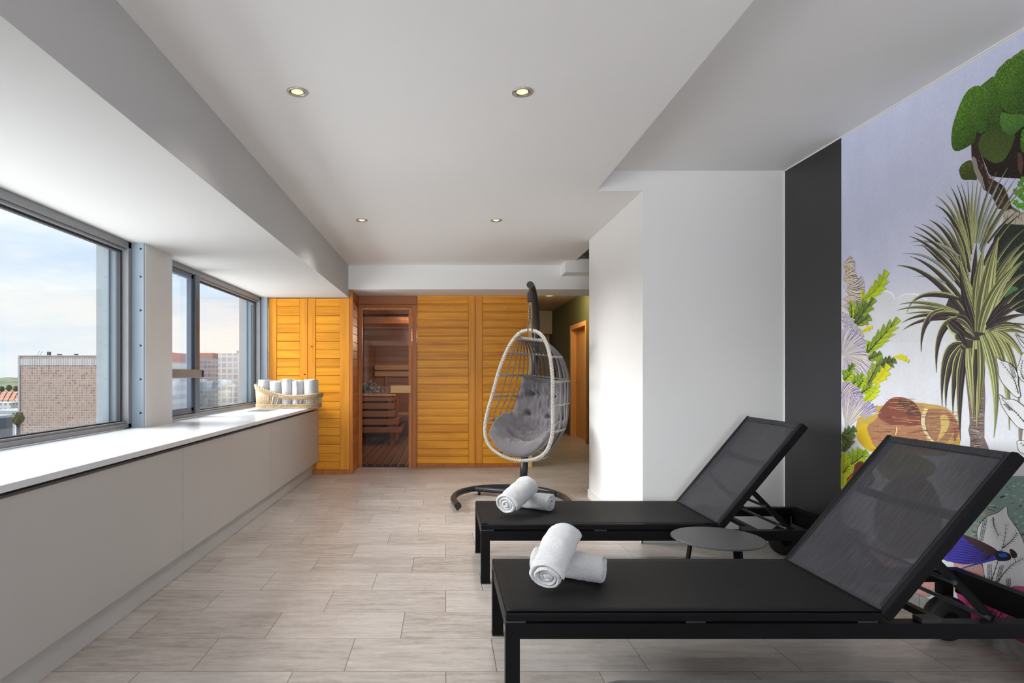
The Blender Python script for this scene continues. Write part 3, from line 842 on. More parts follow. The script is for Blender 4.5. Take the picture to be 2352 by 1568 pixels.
fz = bpy.data.textures.new('fuzz', 'CLOUDS'); fz.noise_scale = .006; fz.noise_depth = 2
def towel(name, length, R, turns, seed, label, group, fine=True, **kw):
    o = towel_mesh(length, R, turns, seed, **kw).build(name, M['terry'])
    if fine:
        s = o.modifiers.new('sub', 'SUBSURF'); s.levels = s.render_levels = 1
        d = o.modifiers.new('fuzz', 'DISPLACE'); d.texture = fz; d.strength = .0045; d.mid_level = .5; d.texture_coords = 'LOCAL'
    tag(o, label, 'towel', group)
    return o
G = 'rolled white towels on the loungers'
# near lounger: one lies along the seat, the other leans across it
def centre(o):
    """origin to the middle of the roll"""
    zs = [v.co.z for v in o.data.vertices]; h = (min(zs) + max(zs)) / 2
    for v in o.data.vertices: v.co.z -= h
    return o
def lean(o, lo, hi):
    lo, hi = Vector(lo), Vector(hi); d = hi - lo
    o.location = (lo + hi) / 2; o.rotation_euler = (0, -math.asin(d.z / d.length), math.atan2(d.y, d.x))
a = towel('rolled_towel', .285, .070, 3.0, 1, 'rolled white towel lying flat on the near lounger, under the tilted one', G)
a.location = (.508, 2.53, .327); a.rotation_euler = (0, 0, math.radians(-25))
b = centre(towel('rolled_towel', .275, .074, 3.4, 2, 'rolled white towel tilted across another on the near lounger', G))
lean(b, (.390, 2.335, .405), (.490, 2.535, .497))
# far lounger
a = towel('rolled_towel', .26, .066, 3.0, 3, 'rolled white towel lying flat on the far lounger, right of the tilted one', G)
a.location = (.550, 3.83, .327); a.rotation_euler = (0, 0, math.radians(-36))
b = centre(towel('rolled_towel', .275, .076, 3.4, 4, 'rolled white towel tilted against another on the far lounger', G))
lean(b, (.360, 3.59, .408), (.512, 3.79, .482))

# ------------------------------------------------------------------ side tables
t = empty('side_table', (1.372, 3.095, 0)); tag(t, 'round dark grey side table between the two loungers', 'side table')
r = MB(); r.lathe([(.001, .336), (.216, .336), (.221, .339), (.221, .343), (.217, .346), (.001, .346)], n=64, smooth=False); r.build('table_top', M['tabletop'], t)
r = MB(); r.tube([(.13 * math.cos(k * PI / 8), .13 * math.sin(k * PI / 8), .329) for k in range(17)], .006); r.build('support_ring', M['black'], t)
for an in (178, 285, 20):
    a = math.radians(an); dx, dy = math.cos(a), math.sin(a)
    g = MB(); g.obox((dx * .13, dy * .13, .335), (dx * .185, dy * .185, 0), .032, .008, up=(dx, dy, .0), bev=.001); g.build('leg', M['black'], t)
t = empty('coffee_table', (.760, 1.262, 0)); tag(t, 'low grey table with rounded corners cut by the bottom picture edge', 'side table')
def rrect(w, d, r, n=8):
    out = []
    for cx, cy, a0 in ((w - r, d - r, 0), (-w + r, d - r, 90), (-w + r, -d + r, 180), (w - r, -d + r, 270)):
        for k in range(n + 1):
            a = math.radians(a0 + 90 * k / n); out.append((cx + r * math.cos(a), cy + r * math.sin(a)))
    return out
g = MB(); g.prism(rrect(.39, .275, .075), .388, .400); g.build('table_top', M['tabletop'], t)
for sx in (-.3, .3):
    for sy in (-.2, .2):
        g = MB(); g.tube([(sx, sy, .39), (sx * 1.08, sy * 1.1, 0)], .012); g.build('leg', M['black'], t)

# ------------------------------------------------------------------ wicker basket of towels
def basket():
    t = empty('wicker_basket', (-1.700, 6.775, .80)); tag(t, 'natural wicker basket of rolled towels on the worktop end', 'basket')
    t.rotation_euler = (0, 0, math.radians(-1.5))
    hx, hy = .328, .185
    def plan(a, k=1.0):
        c_, s_ = math.cos(a), math.sin(a)
        e = .42
        return (k * hx * math.copysign(abs(c_) ** e, c_), k * hy * math.copysign(abs(s_) ** e, s_))
    def rim(x): # high back at the window end, low at the front
        u = (x + hx) / (2 * hx)
        return .135 + .115 * (1 - min(1, u / .58)) ** 1.5 + .02 * max(0, (u - .7) / .3) ** 2
    na = 140
    A = [2 * PI * k / na for k in range(na)]
    fl = MB(); fl.prism([plan(a, .96) for a in A[::2]], .012, .020); fl.build('basket_floor', M['cane'], t)
    b = MB(); rope(b, [(*plan(a, 1.0), .010) for a in [2 * PI * k / 400 for k in range(401)]], .012, 2, .035, .007); b.build('base_hoop', M['cane'], t)
    b = MB()
    for z in (.024, .038): rope(b, [(*plan(a, 1.01), z) for a in [2 * PI * k / 500 for k in range(501)]], .011, 3, .03, .006)
    b.build('base_band', M['canedark'], t)
    b = MB()
    for dz, k in ((-.030, 1.035), (-.016, 1.045)):
        pts = []
        for q in range(501):
            x, y = plan(2 * PI * q / 500, k); pts.append((x, y, rim(x / k) + dz))
        rope(b, pts, .012, 3, .03, .007)
    b.build('rim_band', M['canedark'], t)
    b = MB(); pts = []
    for q in range(401):
        x, y = plan(2 * PI * q / 400, 1.05); pts.append((x, y, rim(x / 1.05)))
    rope(b, pts, .012, 2, .04, .008); b.build('rim', M['cane'], t)
    # uprights: close set at the tall end, slanting and open along the front
    dense, openc = MB(), MB()
    nn = 150
    for q in range(nn):
        a = 2 * PI * q / nn; x, y = plan(a, 1.0)
        if x < -.11:
            X2, Y2 = plan(a, 1.04); dense.tube([(x, y, .012), (X2, Y2, rim(x) - .01)], .0058, 6)
        elif q % 3 == 0:
            a2 = a + (.05 if y < 0 else -.05); X2, Y2 = plan(a2, 1.04)
            openc.tube([(x, y, .012), (X2, Y2, rim(X2 / 1.04) - .015)], .0042, 6)
    dense.build('woven_end', M['cane'], t); openc.build('open_cane', M['cane'], t)
    for x in (-.118,):
        for s in (-1, 1):
            g = MB(); g.tube([(x - .03, s * hy * 1.0, .012), (x + .01, s * hy * 1.05, rim(x) - .012)], .008, 8); g.build('corner_cane', M['cane'], t)
    return t
basket()
proto = None
spots = [(-1.955, 6.69, 0), (-1.828, 6.672, 1), (-1.702, 6.668, 2), (-1.576, 6.668, 3), (-1.452, 6.675, 4),
         (-1.955, 6.83, 5), (-1.83, 6.81, 6), (-1.70, 6.81, 7), (-1.575, 6.81, 8), (-1.455, 6.815, 9)]
tl = ['leftmost towel of the basket front row, by the woven end', 'second towel from the window in the basket front row', 'middle towel of the basket front row',
      'fourth towel from the window in the basket front row', 'front row towel at the low end of the basket',
      'back row towel against the window end of the basket', 'back row towel behind the second front one', 'back row towel behind the middle front one',
      'back row towel behind the fourth front one', 'back row towel at the low end of the basket']
protos = [towel_mesh(.275, .076, 3.0, 20 + k, oval=.98, ns=20) for k in range(2)]
pm = []
for mb in protos:
    o = mb.build('rolled_towel', M['terry'])
    s = o.modifiers.new('sub', 'SUBSURF'); s.levels = s.render_levels = 1
    d = o.modifiers.new('fuzz', 'DISPLACE'); d.texture = fz; d.strength = .003; d.texture_coords = 'LOCAL'
    pm.append(o)
for k, (x, y, i) in enumerate(spots):
    o = pm[k] if k < 2 else pm[k % 2].copy()
    if k >= 2: COL.objects.link(o)
    sgn = random.uniform(-.03, .03)
    o.rotation_euler = (random.uniform(0, .1), math.radians(-90) + random.uniform(-.03, .03), random.uniform(-.4, .4) + k)
    o.location = (x, y, .825 + .1375 + (.0, -.012, .01, -.004, .006)[k % 5])
    tag(o, 'rolled white towel standing, ' + tl[i], 'towel', 'rolled white towels in the basket')
# centre each standing roll on its spot (mesh origin lies on its underside)
for o in bpy.data.objects:
    if o.get('group') == 'rolled white towels in the basket':
        cz = sum((v.co.z for v in o.data.vertices)) / len(o.data.vertices)
        m3 = o.rotation_euler.to_matrix(); dv = m3 @ Vector((0, 0, cz)); o.location = Vector(o.location) - dv

# ------------------------------------------------------------------ hanging egg chair on its stand
sd_ = empty('chair_stand', (.60, 5.75, 0)); tag(sd_, 'anthracite hanging chair stand with curved floor base and bent pole', 'chair stand')
o3 = Vector((.60, 5.75, 0))
def rel(pts): return [Vector(p) - o3 for p in pts]
base = spline(rel([(.115, 5.22, .055), (.085, 5.52, .055), (.160, 5.82, .055), (.345, 6.02, .055), (.57, 6.07, .055), (.80, 6.02, .055), (.97, 5.88, .055), (1.07, 5.64, .055), (1.085, 5.38, .055), (1.05, 5.12, .055)]), 8)
m = MB(); m.tube(base, .028, 14); m.build('base_arc', M['standmetal'], sd_)
for p, q in ((base[0], base[1]), (base[-1], base[-2])):
    d = (p - q).normalized(); m = MB(); m.tube([p - d * .004, p + d * .022], .0295, 14); m.build('end_cap', M['rubber'], sd_)
m = MB(); m.tube(rel([(.30, 5.96, .055), (1.035, 5.70, .055)]), .025, 12); m.build('crossbar', M['standmetal'], sd_)
for p in ((.115, 5.30, 0), (.34, 5.955, 0), (1.07, 5.28, 0), (1.0, 5.72, 0), (.57, 6.07, 0)):
    m = MB(); m.lathe([(.012, 0), (.012, .03), (.006, .032)], Vector(p) - o3, 12); m.build('foot', M['rubber'], sd_)
pole = spline(rel([(.772, 6.06, .06), (.795, 6.10, .35), (.855, 6.19, .80), (.922, 6.27, 1.30), (.940, 6.26, 1.62), (.915, 6.14, 1.82), (.865, 5.95, 1.945), (.815, 5.74, 1.985), (.780, 5.585, 1.975)]), 10)
m = MB(); m.tube(pole, .030, 16); m.build('pole', M['standmetal'], sd_)
d = (pole[-1] - pole[-2]).normalized(); m = MB(); m.tube([pole[-1] - d * .004, pole[-1] + d * .012], .032, 16); m.build('pole_cap', M['rubber'], sd_)
m = MB(); m.tube(rel([(.775, 6.064, .05), (.802, 6.112, .42)]), .038, 14); m.build('pole_sleeve', M['standmetal'], sd_)
m = MB(); m.tube([Vector((.775, 5.60, 1.945)) - o3 + Vector((0, .014 * math.cos(a), -.014 + .018 * math.sin(a))) for a in [k * PI / 8 for k in range(17)]], .005, 8); m.build('eye_bolt', M['chain'], sd_)

TH, RO = math.radians(33), math.radians(6.5)
HANG = Vector((.78, 5.60, 1.565))           # rim top, below the chain
ch = empty('hanging_chair', HANG); tag(ch, 'egg shaped wicker hanging chair with pale braided rim', 'hanging chair')
HT = 1.165
Rv = Vector((math.cos(TH), -math.sin(TH), 0)); Wv = Vector((math.sin(TH), math.cos(TH), 0)); Zv = Vector((0, 0, 1))
def pod(u, w, z):
    """pod frame: u across the opening, w back into the pod, z from 0 at the rim's lowest point"""
    zz = z - HT
    uu = u * math.cos(RO) + zz * math.sin(RO); z2 = -u * math.sin(RO) + zz * math.cos(RO)
    w2 = w + .02 + zz * .07
    return Rv * uu + Wv * w2 + Zv * z2
half = [(0, 1.165), (.095, 1.14), (.165, 1.065), (.222, .94), (.270, .76), (.302, .55), (.335, .33), (.332, .20), (.290, .09), (.185, .015), (0, -.02)]
rim_pts = [pod(-u, 0, z) for u, z in half] + [pod(u, 0, z) for u, z in reversed(half[1:-1])]
rp = spline(rim_pts, 26, closed=True)
rp = rp[130:] + rp[:130]; rp.append(rp[0])
m = MB(); rope(m, rp, .016, 3, .06, .0105, n=8); ro = m.build('rim', M['braid'], ch); ro['label'] = 'pale speckled braided rim'
# levels: z, half width, front w, depth
LV = [(1.085, .125, .015, .10), (.945, .220, .01, .47), (.725, .278, .01, .67), (.515, .308, .01, .665), (.285, .334, .01, .57), (.0, .19, .05, .47)]
def lev(k, ph):
    z, a, w0, d = LV[k]; c_, s_ = math.cos(ph), math.sin(ph)
    e1, e2 = (.75, .62)
    return pod(-a * math.copysign(abs(c_) ** e1, c_), w0 + d * s_ ** e2 if s_ > 0 else w0, z)
for k, (z, a, w0, d) in enumerate(LV):
    pts = [lev(k, PI * q / 90) for q in range(91)]
    m = MB(); rope(m, pts, .011 if k else .016, 2, .045, .0075 if k else .010, n=6)
    m.tube(pts[::3], .006, 6)
    m.build('hoop', M['hoop'], ch)
    if 0 < k < 5:
        for e in (0, 90):
            bm_ = MB(); bmesh.ops.create_uvsphere(bm_.bm, u_segments=10, v_segments=6, radius=.008, matrix=Matrix.Translation(pts[e] - Wv * .004 + (pts[e] - pts[45]).normalized() * .004)); bm_.build('rivet', M['steel'], ch)
NST = 20
for q in range(NST):
    ph = PI * (.035 + .93 * q / (NST - 1))
    pts = spline([lev(k, ph) for k in range(len(LV))], 7)
    m = MB(); m.tube(pts, 0, flat=(.016, .009), up=(Wv if abs(math.cos(ph)) < .7 else Rv)); m.build('strap', M['strap'], ch)
# chain, spring and loops up to the eye bolt
cx = Vector((0, 0, 0)); top = Vector((.775, 5.60, 1.925)) - HANG
m = MB()
for s in (-1, 1): m.tube(spline([Rv * (.022 * s) + Vector((0, 0, -.01)), Rv * (.020 * s) + Vector((0, 0, .05)), Vector((0, 0, .085)) + Rv * (.004 * s)], 6), .0045, 8)
m.build('hanging_loop', M['chain'], ch)
nl = 5; z0 = .085; lz = .028
for k in range(nl):
    zc = z0 + .012 + k * .0265
    d = Rv if k % 2 == 0 else Wv
    m = MB(); m.tube([Vector((0, 0, zc + .019 * math.sin(a))) + d * (.0095 * math.cos(a)) for a in [2 * PI * j / 16 for j in range(16)]], .0035, 7, closed=True); m.build('chain_link', M['chain'], ch)
zc = z0 + nl * .0265
m = MB(); m.tube([Vector((0, 0, zc + .02 + .024 * math.sin(a))) + Rv * (.018 * math.cos(a)) for a in [math.radians(-250 + 330 * j / 20) for j in range(21)]], .0045, 8); m.build('carabiner', M['chain'], ch)
m = MB(); m.tube([Vector((.021 * math.cos(a), .021 * math.sin(a), zc + .042 + .0092 * a / (2 * PI))) for a in [2 * PI * j / 14 for j in range(14 * 9)]], .0048, 7); m.build('spring', M['standmetal'], ch)
zt_ = zc + .042 + .083
m = MB(); m.tube([Vector((0, 0, zt_ - .004)), Vector((.0, 0, zt_ + .01)), top], .0045, 8); m.build('spring_hook', M['chain'], ch)

# cushion: tufted back pad and scooped seat pad
cu = empty('chair_cushion', HANG); tag(cu, 'grey tufted cushion filling the hanging chair', 'cushion')
def pad(path, halfw, thick, tufts, curl, name, n1=54, n2=46, seed=1):
    P = spline([(0, w, z) for w, z in path], 10); k = len(P)
    rows_t, rows_b = [], []
    for i in range(n1 + 1):
        u = i / n1; f = u * (k - 1); i0 = min(int(f), k - 2); fr = f - i0
        p = P[i0].lerp(P[i0 + 1], fr); tg = (P[i0 + 1] - P[i0]).normalized()
        nrm = Vector((0, tg.z, -tg.y))      # towards the sitter
        hw = halfw(u)
        rt, rb = [], []
        for j in range(n2 + 1):
            v = -1 + 2 * j / n2
            edge = max(0, (1 - abs(v) ** 6)) ** .5 * max(0, 1 - abs(2 * u - 1) ** 8) ** .5
            t_ = thick * edge
            puff = 1.0
            for (tu, tv) in tufts:
                d2 = ((u - tu) * 3.2) ** 2 + ((v - tv) * 1.3) ** 2
                puff -= .75 * math.exp(-d2 / .018) + .18 * math.exp(-abs(u - tu) / .018) * math.exp(-abs(v - tv) * 1.6)
            q = Vector((v * hw, p.y, p.z))
            wr = noise.noise(Vector((u * 7 + seed, v * 3.3, seed))) * .018 + noise.noise(Vector((u * 5 + v * 4, v * 11 - u * 6, seed + 3))) * .013 + abs(noise.noise(Vector((u * 9 - v * 5, v * 6, seed + 9)))) * .014
            cw, cz = curl(u, v)
            c3 = Vector((0, cw, cz))
            rt.append(pod(*(q + nrm * (t_ * max(.1, puff) + wr * edge) + c3))); rb.append(pod(*(q - nrm * (t_ * .35) + c3)))
        rows_t.append(rt); rows_b.append(rb)
    m = MB(); A = m.grid(rows_t); B = m.grid(rows_b)
    for i in range(n1):
        for j in (0, n2):
            f = m.bm.faces.new((A[i][j], A[i + 1][j], B[i + 1][j], B[i][j])); f.smooth = True
    for j in range(n2):
        for i in (0, n1):
            f = m.bm.faces.new((A[i][j], A[i][j + 1], B[i][j + 1], B[i][j])); f.smooth = True
    o = m.build(name, M['fabric'], cu); s = o.modifiers.new('sub', 'SUBSURF'); s.levels = s.render_levels = 1
    return o
pad([(.52, .715), (.555, .58), (.52, .41), (.45, .26), (.38, .16)], lambda u: .225 + .03 * math.sin(PI * u), .085,
    [(.30, -.45), (.30, .45), (.62, -.42), (.62, .42)], lambda u, v: (-.10 * abs(v) ** 2, .02 * v * v), 'back_cushion', seed=2)
pad([(.42, .20), (.32, .10), (.19, .05), (.06, .035), (-.03, .05)], lambda u: .305 - .03 * abs(2 * u - 1) ** 2, .10,
    [(.5, -.5), (.5, .5)], lambda u, v: (0, .27 * abs(v) ** 2.4 * (.55 + .45 * math.sin(PI * min(1, u * 1.1)))), 'seat_cushion', seed=5)
# ------------------------------------------------------------------ mural on the right wall (flat printed wallpaper)
class Print:
    """flat printed shapes: px positions read off the wallpaper become wall metres (y along the wall, z up)"""
    def __init__(self): self.v, self.f, self.c, self.k, self.hold, self.m = [], [], [], 0, False, 0
    def w(self, p):
        y = XR * FPX / (p[0] - VX); return (y, HCAM - (p[1] - VY) * y / FPX)
    def poly(self, pts, col, wall=False, col2=None):
        self.m += 1
        if not self.hold: self.k += 1
        x = XR - .0012 - (self.k + (self.m % 12 if self.hold else 0)) * 1.5e-6
        q = pts if wall else [self.w(p) for p in pts]
        q = [(max(-4.19, min(3.647, y)), max(.076, min(2.555, z))) for y, z in q]
        vv = [Vector((y, z, 0)) for y, z in q]
        n0 = len(self.v)
        self.v += [(x, y, z) for y, z in q]
        try: tri = tessellate_polygon([vv])
        except Exception: return
        for t in tri:
            if len(set(t)) < 3: continue
            self.f.append([n0 + i for i in t]); self.c.append([(col2 or col) if (col2 and i >= len(q) // 2) else col for i in t])
    def strip(self, pts, widths, col, cols=None):
        """tapered stroke along px points"""
        n = len(pts); Lh, Rh = [], []
        for i, p in enumerate(pts):
            a, b = pts[max(0, i - 1)], pts[min(n - 1, i + 1)]
            dx, dy = b[0] - a[0], b[1] - a[1]; l = math.hypot(dx, dy) or 1
            w_ = widths[i] / 2
            Lh.append((p[0] - dy / l * w_, p[1] + dx / l * w_)); Rh.append((p[0] + dy / l * w_, p[1] - dx / l * w_))
        self.m += 1; self.k += 0 if self.hold else 1; x = XR - .0012 - (self.k + (self.m % 12 if self.hold else 0)) * 1.5e-6; n0 = len(self.v)
        ok = lambda p: (x, max(-4.19, min(3.647, self.w(p)[0])), max(.076, min(2.555, self.w(p)[1])))
        for a, b in zip(Lh, Rh): self.v += [ok(a), ok(b)]
        for i in range(n - 1):
            self.f.append([n0 + 2 * i, n0 + 2 * i + 1, n0 + 2 * i + 3, n0 + 2 * i + 2])
            ca, cb = (cols[i], cols[i + 1]) if cols else (col, col); self.c.append([ca, ca, cb, cb])
    def build(self):
        me = bpy.data.meshes.new('wall_mural'); me.from_pydata(self.v, [], self.f)
        at = me.color_attributes.new('print', 'FLOAT_COLOR', 'CORNER')
        i = 0
        for cs in self.c:
            for c in cs: at.data[i].color = (*c, 1); i += 1
        m, nt, p = new_mat('printed_wallpaper')
        a = nt.nodes.new('ShaderNodeVertexColor'); a.layer_name = 'print'
        n = tex(nt, 5, obj_co(nt, (1, 1, .6)), 6, .65); n2 = tex(nt, 260, obj_co(nt, (1, 1, .25)), 2)
        g = math_n(nt, 'ADD', math_n(nt, 'MULTIPLY', n, .24), math_n(nt, 'MULTIPLY', n2, .22))
        L(nt, mix(nt, 1.0, a.outputs[0], ramp(nt, g, [(.1, .80), (.36, 1.08)]), 'MULTIPLY'), p.inputs['Base Color'])
        p.inputs['Roughness'].default_value = .6; p.inputs['Specular IOR Level'].default_value = .3
        bump(nt, p, n2, .06, .001)
        me.materials.append(m)
        o = bpy.data.objects.new('wall_mural', me); COL.objects.link(o)
        return o
PR = Print()
rnd = random.Random(11)
def jit(c, a): return tuple(max(0, min(1, x * (1 + rnd.uniform(-a, a)))) for x in c)
def lerp(a, b, t): return tuple(x + (y - x) * t for x, y in zip(a, b))
def q3(p0, p1, p2, n=9): return [((1 - t) ** 2 * p0[0] + 2 * t * (1 - t) * p1[0] + t * t * p2[0], (1 - t) ** 2 * p0[1] + 2 * t * (1 - t) * p1[1] + t * t * p2[1]) for t in [i / n for i in range(n + 1)]]
# printed sky: lavender above, paper white below
sky = [(2.556, srgb(218, 223, 252)), (2.1, srgb(214, 218, 245)), (1.75, srgb(210, 212, 236)), (1.5, srgb(222, 222, 232)), (1.2, srgb(230, 231, 238)), (.8, srgb(232, 232, 240)), (.076, srgb(224, 224, 234))]
for (za, ca), (zb, cb) in zip(sky, sky[1:]):
    n0 = len(PR.v); x = XR - .001
    PR.v += [(x, -4.19, za), (x, 3.648, za), (x, 3.648, zb), (x, -4.19, zb)]; PR.f.append([n0, n0 + 1, n0 + 2, n0 + 3]); PR.c.append([ca, ca, cb, cb])
# cloud bank with a chalky scalloped edge
cl = [(1938, 700), (1980, 690), (2008, 673), (2030, 668), (2050, 676), (2056, 690), (2075, 680), (2100, 675), (2130, 690), (2180, 700), (2352, 690), (2352, 780), (1938, 790)]
PR.poly(cl, srgb(224, 224, 229))
for arc in ([(1995, 676), (2012, 670), (2030, 667), (2048, 672), (2057, 688)], [(2057, 686), (2080, 675), (2105, 675), (2130, 688)]): PR.strip(arc, [1, 3, 4, 5, 2][:len(arc)], srgb(244, 244, 246))
def blob(pts, base, light, dark, dots, lx=-.4, ly=-.6):
    """clipped moss ball, stippled leaf by leaf"""
    sp = [(p.x, p.y) for p in spline([(x, y, 0) for x, y in pts], 5, closed=True)]
    PR.poly(sp, base)
    xs = [p[0] for p in sp]; ys = [p[1] for p in sp]; x0, x1, y0, y1 = min(xs), min(2380, max(xs)), min(ys), max(ys)
    def inside(x, y):
        c = False
        for (ax, ay), (bx, by) in zip(sp, sp[1:] + sp[:1]):
            if (ay > y) != (by > y) and x < (bx - ax) * (y - ay) / (by - ay) + ax: c = not c
        return c
    n = 0; PR.k += 1; PR.hold = True
    while n < dots:
        x, y = rnd.uniform(x0, x1), rnd.uniform(y0, y1); n += 1
        if not inside(x, y): continue
        t = .45 + lx * ((x - x0) / (x1 - x0 + 1) - .5) * 2.6 + ly * ((y - y0) / (y1 - y0 + 1) - .5) * 2.6 + rnd.uniform(-.42, .42)
        c = lerp(dark, light, max(0, min(1, t))); s = rnd.uniform(.7, 1.7); a = rnd.uniform(0, 3)
        dx, dy = math.cos(a) * s, math.sin(a) * s
        PR.poly([(x - dx, y - dy), (x + dy * .5, y - dx * .5), (x + dx, y + dy), (x - dy * .5, y + dx * .5)], jit(c, .2))
    PR.hold = False; PR.k += 12
T4 = lambda L_: [(2150 + x / 3.92, 80 + y / 3.92) for x, y in L_]
T2 = lambda L_: [(2040 + x / 3.92, 380 + y / 3.92) for x, y in L_]
T3 = lambda L_: [(2040 + x / 4.9, 720 + y / 4.9) for x, y in L_]
T5 = lambda L_: [(1920 + x / 4.9, 800 + y / 4.9) for x, y in L_]
T6 = lambda L_: [(1920 + x / 6.53, 580 + y / 6.53) for x, y in L_]
T7 = lambda L_: [(2100 + x / 3.92, 1080 + y / 3.92) for x, y in L_]
# dark thicket and pale trunk behind the palm
blob(T2([(980, 580), (1060, 515), (1180, 520), (1300, 530), (1400, 800), (1300, 1300), (1100, 1290), (960, 1200), (880, 960), (930, 760)]), srgb(36, 44, 40), srgb(88, 122, 78), srgb(24, 30, 32), 1500, 0, 0)
blob(T2([(900, 800), (990, 790), (1000, 900), (940, 960), (880, 930)]), srgb(70, 120, 70), srgb(110, 160, 90), srgb(40, 80, 50), 160)
blob(T2([(1060, 1110), (1150, 1090), (1180, 1150), (1110, 1190), (1050, 1180)]), srgb(70, 130, 80), srgb(110, 170, 100), srgb(40, 80, 50), 120)
PR.poly(T2([(985, 290), (1050, 420), (1030, 520), (1140, 530), (1223, 540), (1300, 530), (1300, 400), (1200, 420), (1110, 360), (1080, 260), (1050, 190), (960, 170), (920, 250)]), srgb(120, 104, 88))
PR.poly(T2([(1050, 420), (1030, 520), (1140, 530), (1250, 530), (1250, 420), (1150, 420), (1110, 390)]), srgb(190, 182, 166))
for k in range(60):
    x = rnd.uniform(1035, 1240); y = rnd.uniform(300, 520)
    if x < 1100 or y > 390: PR.strip(T2([(x, y), (x + rnd.uniform(-6, 6), y + rnd.uniform(14, 40))]), [1, 1.4], jit(srgb(110, 96, 80), .3))
# topiary tree
PR.poly(T4([(300, 560), (480, 440), (640, 300), (800, 200), (900, 200), (900, 1000), (700, 1000), (420, 960), (330, 880)]), srgb(38, 46, 24))
blob(T4([(360, 890), (560, 860), (780, 880), (870, 900), (870, 1290), (740, 1292), (650, 1287), (500, 1270), (460, 1200), (420, 1100), (385, 1000)]), srgb(38, 28, 24), srgb(88, 76, 46), srgb(26, 20, 18), 900, 0, 0)
PR.poly(T4([(318, 970), (360, 920), (412, 890), (402, 1050), (432, 1150), (485, 1290), (530, 1310), (600, 1350), (650, 1460), (695, 1568), (560, 1568), (500, 1440), (430, 1390), (390, 1300), (350, 1250), (322, 1110)]), srgb(62, 42, 38))
PR.poly(T4([(322, 1110), (340, 1090), (365, 1120), (382, 1200), (420, 1280), (450, 1400), (405, 1340), (350, 1250)]), srgb(158, 150, 138))
for k in range(120):
    t = rnd.random(); x = 380 + 230 * t + rnd.uniform(-22, 30); y = 1090 + 440 * t + rnd.uniform(-30, 30)
    PR.strip(T4([(x, y), (x + rnd.uniform(2, 14), y + rnd.uniform(16, 34))]), [1.2, .5], jit(rnd.choice([srgb(150, 128, 108), srgb(96, 66, 52), srgb(40, 28, 26)]), .2))
PR.poly(T4([(735, 1060), (770, 1060), (792, 1150), (770, 1265), (742, 1210)]), srgb(96, 66, 58))
blob(T4([(320, 1130), (250, 1155), (213, 1205), (217, 1255), (245, 1302), (320, 1304), (372, 1300), (345, 1220)]), srgb(72, 84, 36), srgb(118, 134, 62), srgb(44, 48, 24), 420)
GB, GL, GD = srgb(70, 108, 34), srgb(136, 200, 40), srgb(26, 30, 16)
blob(T4([(395, 460), (330, 470), (280, 510), (240, 575), (210, 645), (180, 725), (156, 805), (143, 885), (140, 960), (152, 1022), (180, 1046), (232, 1036), (300, 1000), (350, 955), (372, 860), (362, 740), (372, 620), (410, 510)]), GB, GL, GD, 2000)
blob(T4([(530, 370), (500, 430), (487, 500), (490, 560), (520, 620), (600, 620), (640, 420), (720, 240), (660, 215), (600, 270), (560, 310)]), GB, GL, GD, 900)
blob(T4([(520, 375), (440, 430), (390, 480), (350, 570), (325, 660), (320, 740), (340, 812), (370, 865), (405, 890), (440, 872), (500, 862), (570, 845), (605, 770), (592, 640), (540, 600), (500, 560), (490, 480)]), GB, srgb(120, 166, 66), GD, 2200)
blob(T4([(430, 890), (392, 950), (385, 1010), (410, 1072), (460, 1122), (540, 1154), (605, 1132), (645, 1082), (692, 990), (712, 900), (640, 870), (590, 840), (500, 850)]), srgb(74, 92, 40), srgb(112, 138, 60), srgb(46, 50, 28), 1500, -.1, .2)
blob(T4([(600, 700), (580, 770), (592, 832), (632, 882), (682, 907), (722, 882), (792, 822), (880, 800), (880, 700), (700, 715)]), srgb(76, 122, 50), srgb(116, 170, 72), srgb(48, 80, 36), 900)
blob(T4([(800, 128), (740, 165), (690, 200), (640, 280), (600, 372), (572, 460), (565, 540), (582, 612), (612, 672), (662, 702), (740, 712), (900, 705), (980, 500), (960, 120)]), GB, srgb(132, 186, 58), GD, 2800)
blob(T4([(792, 850), (770, 900), (764, 1000), (792, 1060), (900, 1040), (900, 850)]), GB, GL, GD, 260)
# bright ivy at the edge
for (x, y, s) in ((765, 1340, 34), (790, 1300, 34), (735, 1420, 36), (772, 1400, 30), (800, 1380, 36), (715, 1400, 22), (770, 1450, 34), (722, 1510, 34), (750, 1540, 30), (800, 1470, 40), (790, 1540, 40)):
    pts = [(x + s * math.cos(a) * (1.0 if k % 2 else .72), y + s * math.sin(a) * (1.0 if k % 2 else .72)) for k, a in enumerate([2 * PI * i / 11 for i in range(11)])]
    PR.poly(T4(pts), jit(srgb(96, 158, 54), .2)); PR.strip(T4([(x - s * .7, y + s * .4), (x + s * .6, y - s * .4)]), [1.5, .5], srgb(60, 104, 40))
# palm trunk
tk = T3([(858, 420), (1085, 400), (1082, 560), (1096, 600), (1088, 760), (1098, 960), (1088, 1150), (1086, 1400), (1130, 1500), (1150, 1568), (930, 1568), (925, 1400), (905, 1310), (922, 1240), (918, 1120), (900, 940), (880, 760)])
PR.poly(tk, srgb(128, 110, 104))
for k in range(150):
    y = rnd.uniform(430, 1560); x0 = 880 + (y - 430) * .05 + rnd.uniform(0, 120); x1 = x0 + rnd.uniform(30, 110)
    c = rnd.choice([srgb(74, 62, 58), srgb(168, 148, 138), srgb(100, 76, 70), srgb(196, 186, 186)]) if y > 900 else rnd.choice([srgb(52, 44, 44), srgb(90, 78, 72)])
    PR.strip(T3([(x0, y), (min(1085, x1), y + rnd.uniform(-14, 8))]), [rnd.uniform(1, 2.4), .8], jit(c, .15))
PR.poly(T3([(660, 40), (760, 230), (800, 340), (830, 440), (900, 450), (980, 420), (1090, 400), (1090, 250), (1200, 120), (1240, 0), (700, -200), (640, -60)]), srgb(70, 62, 60))
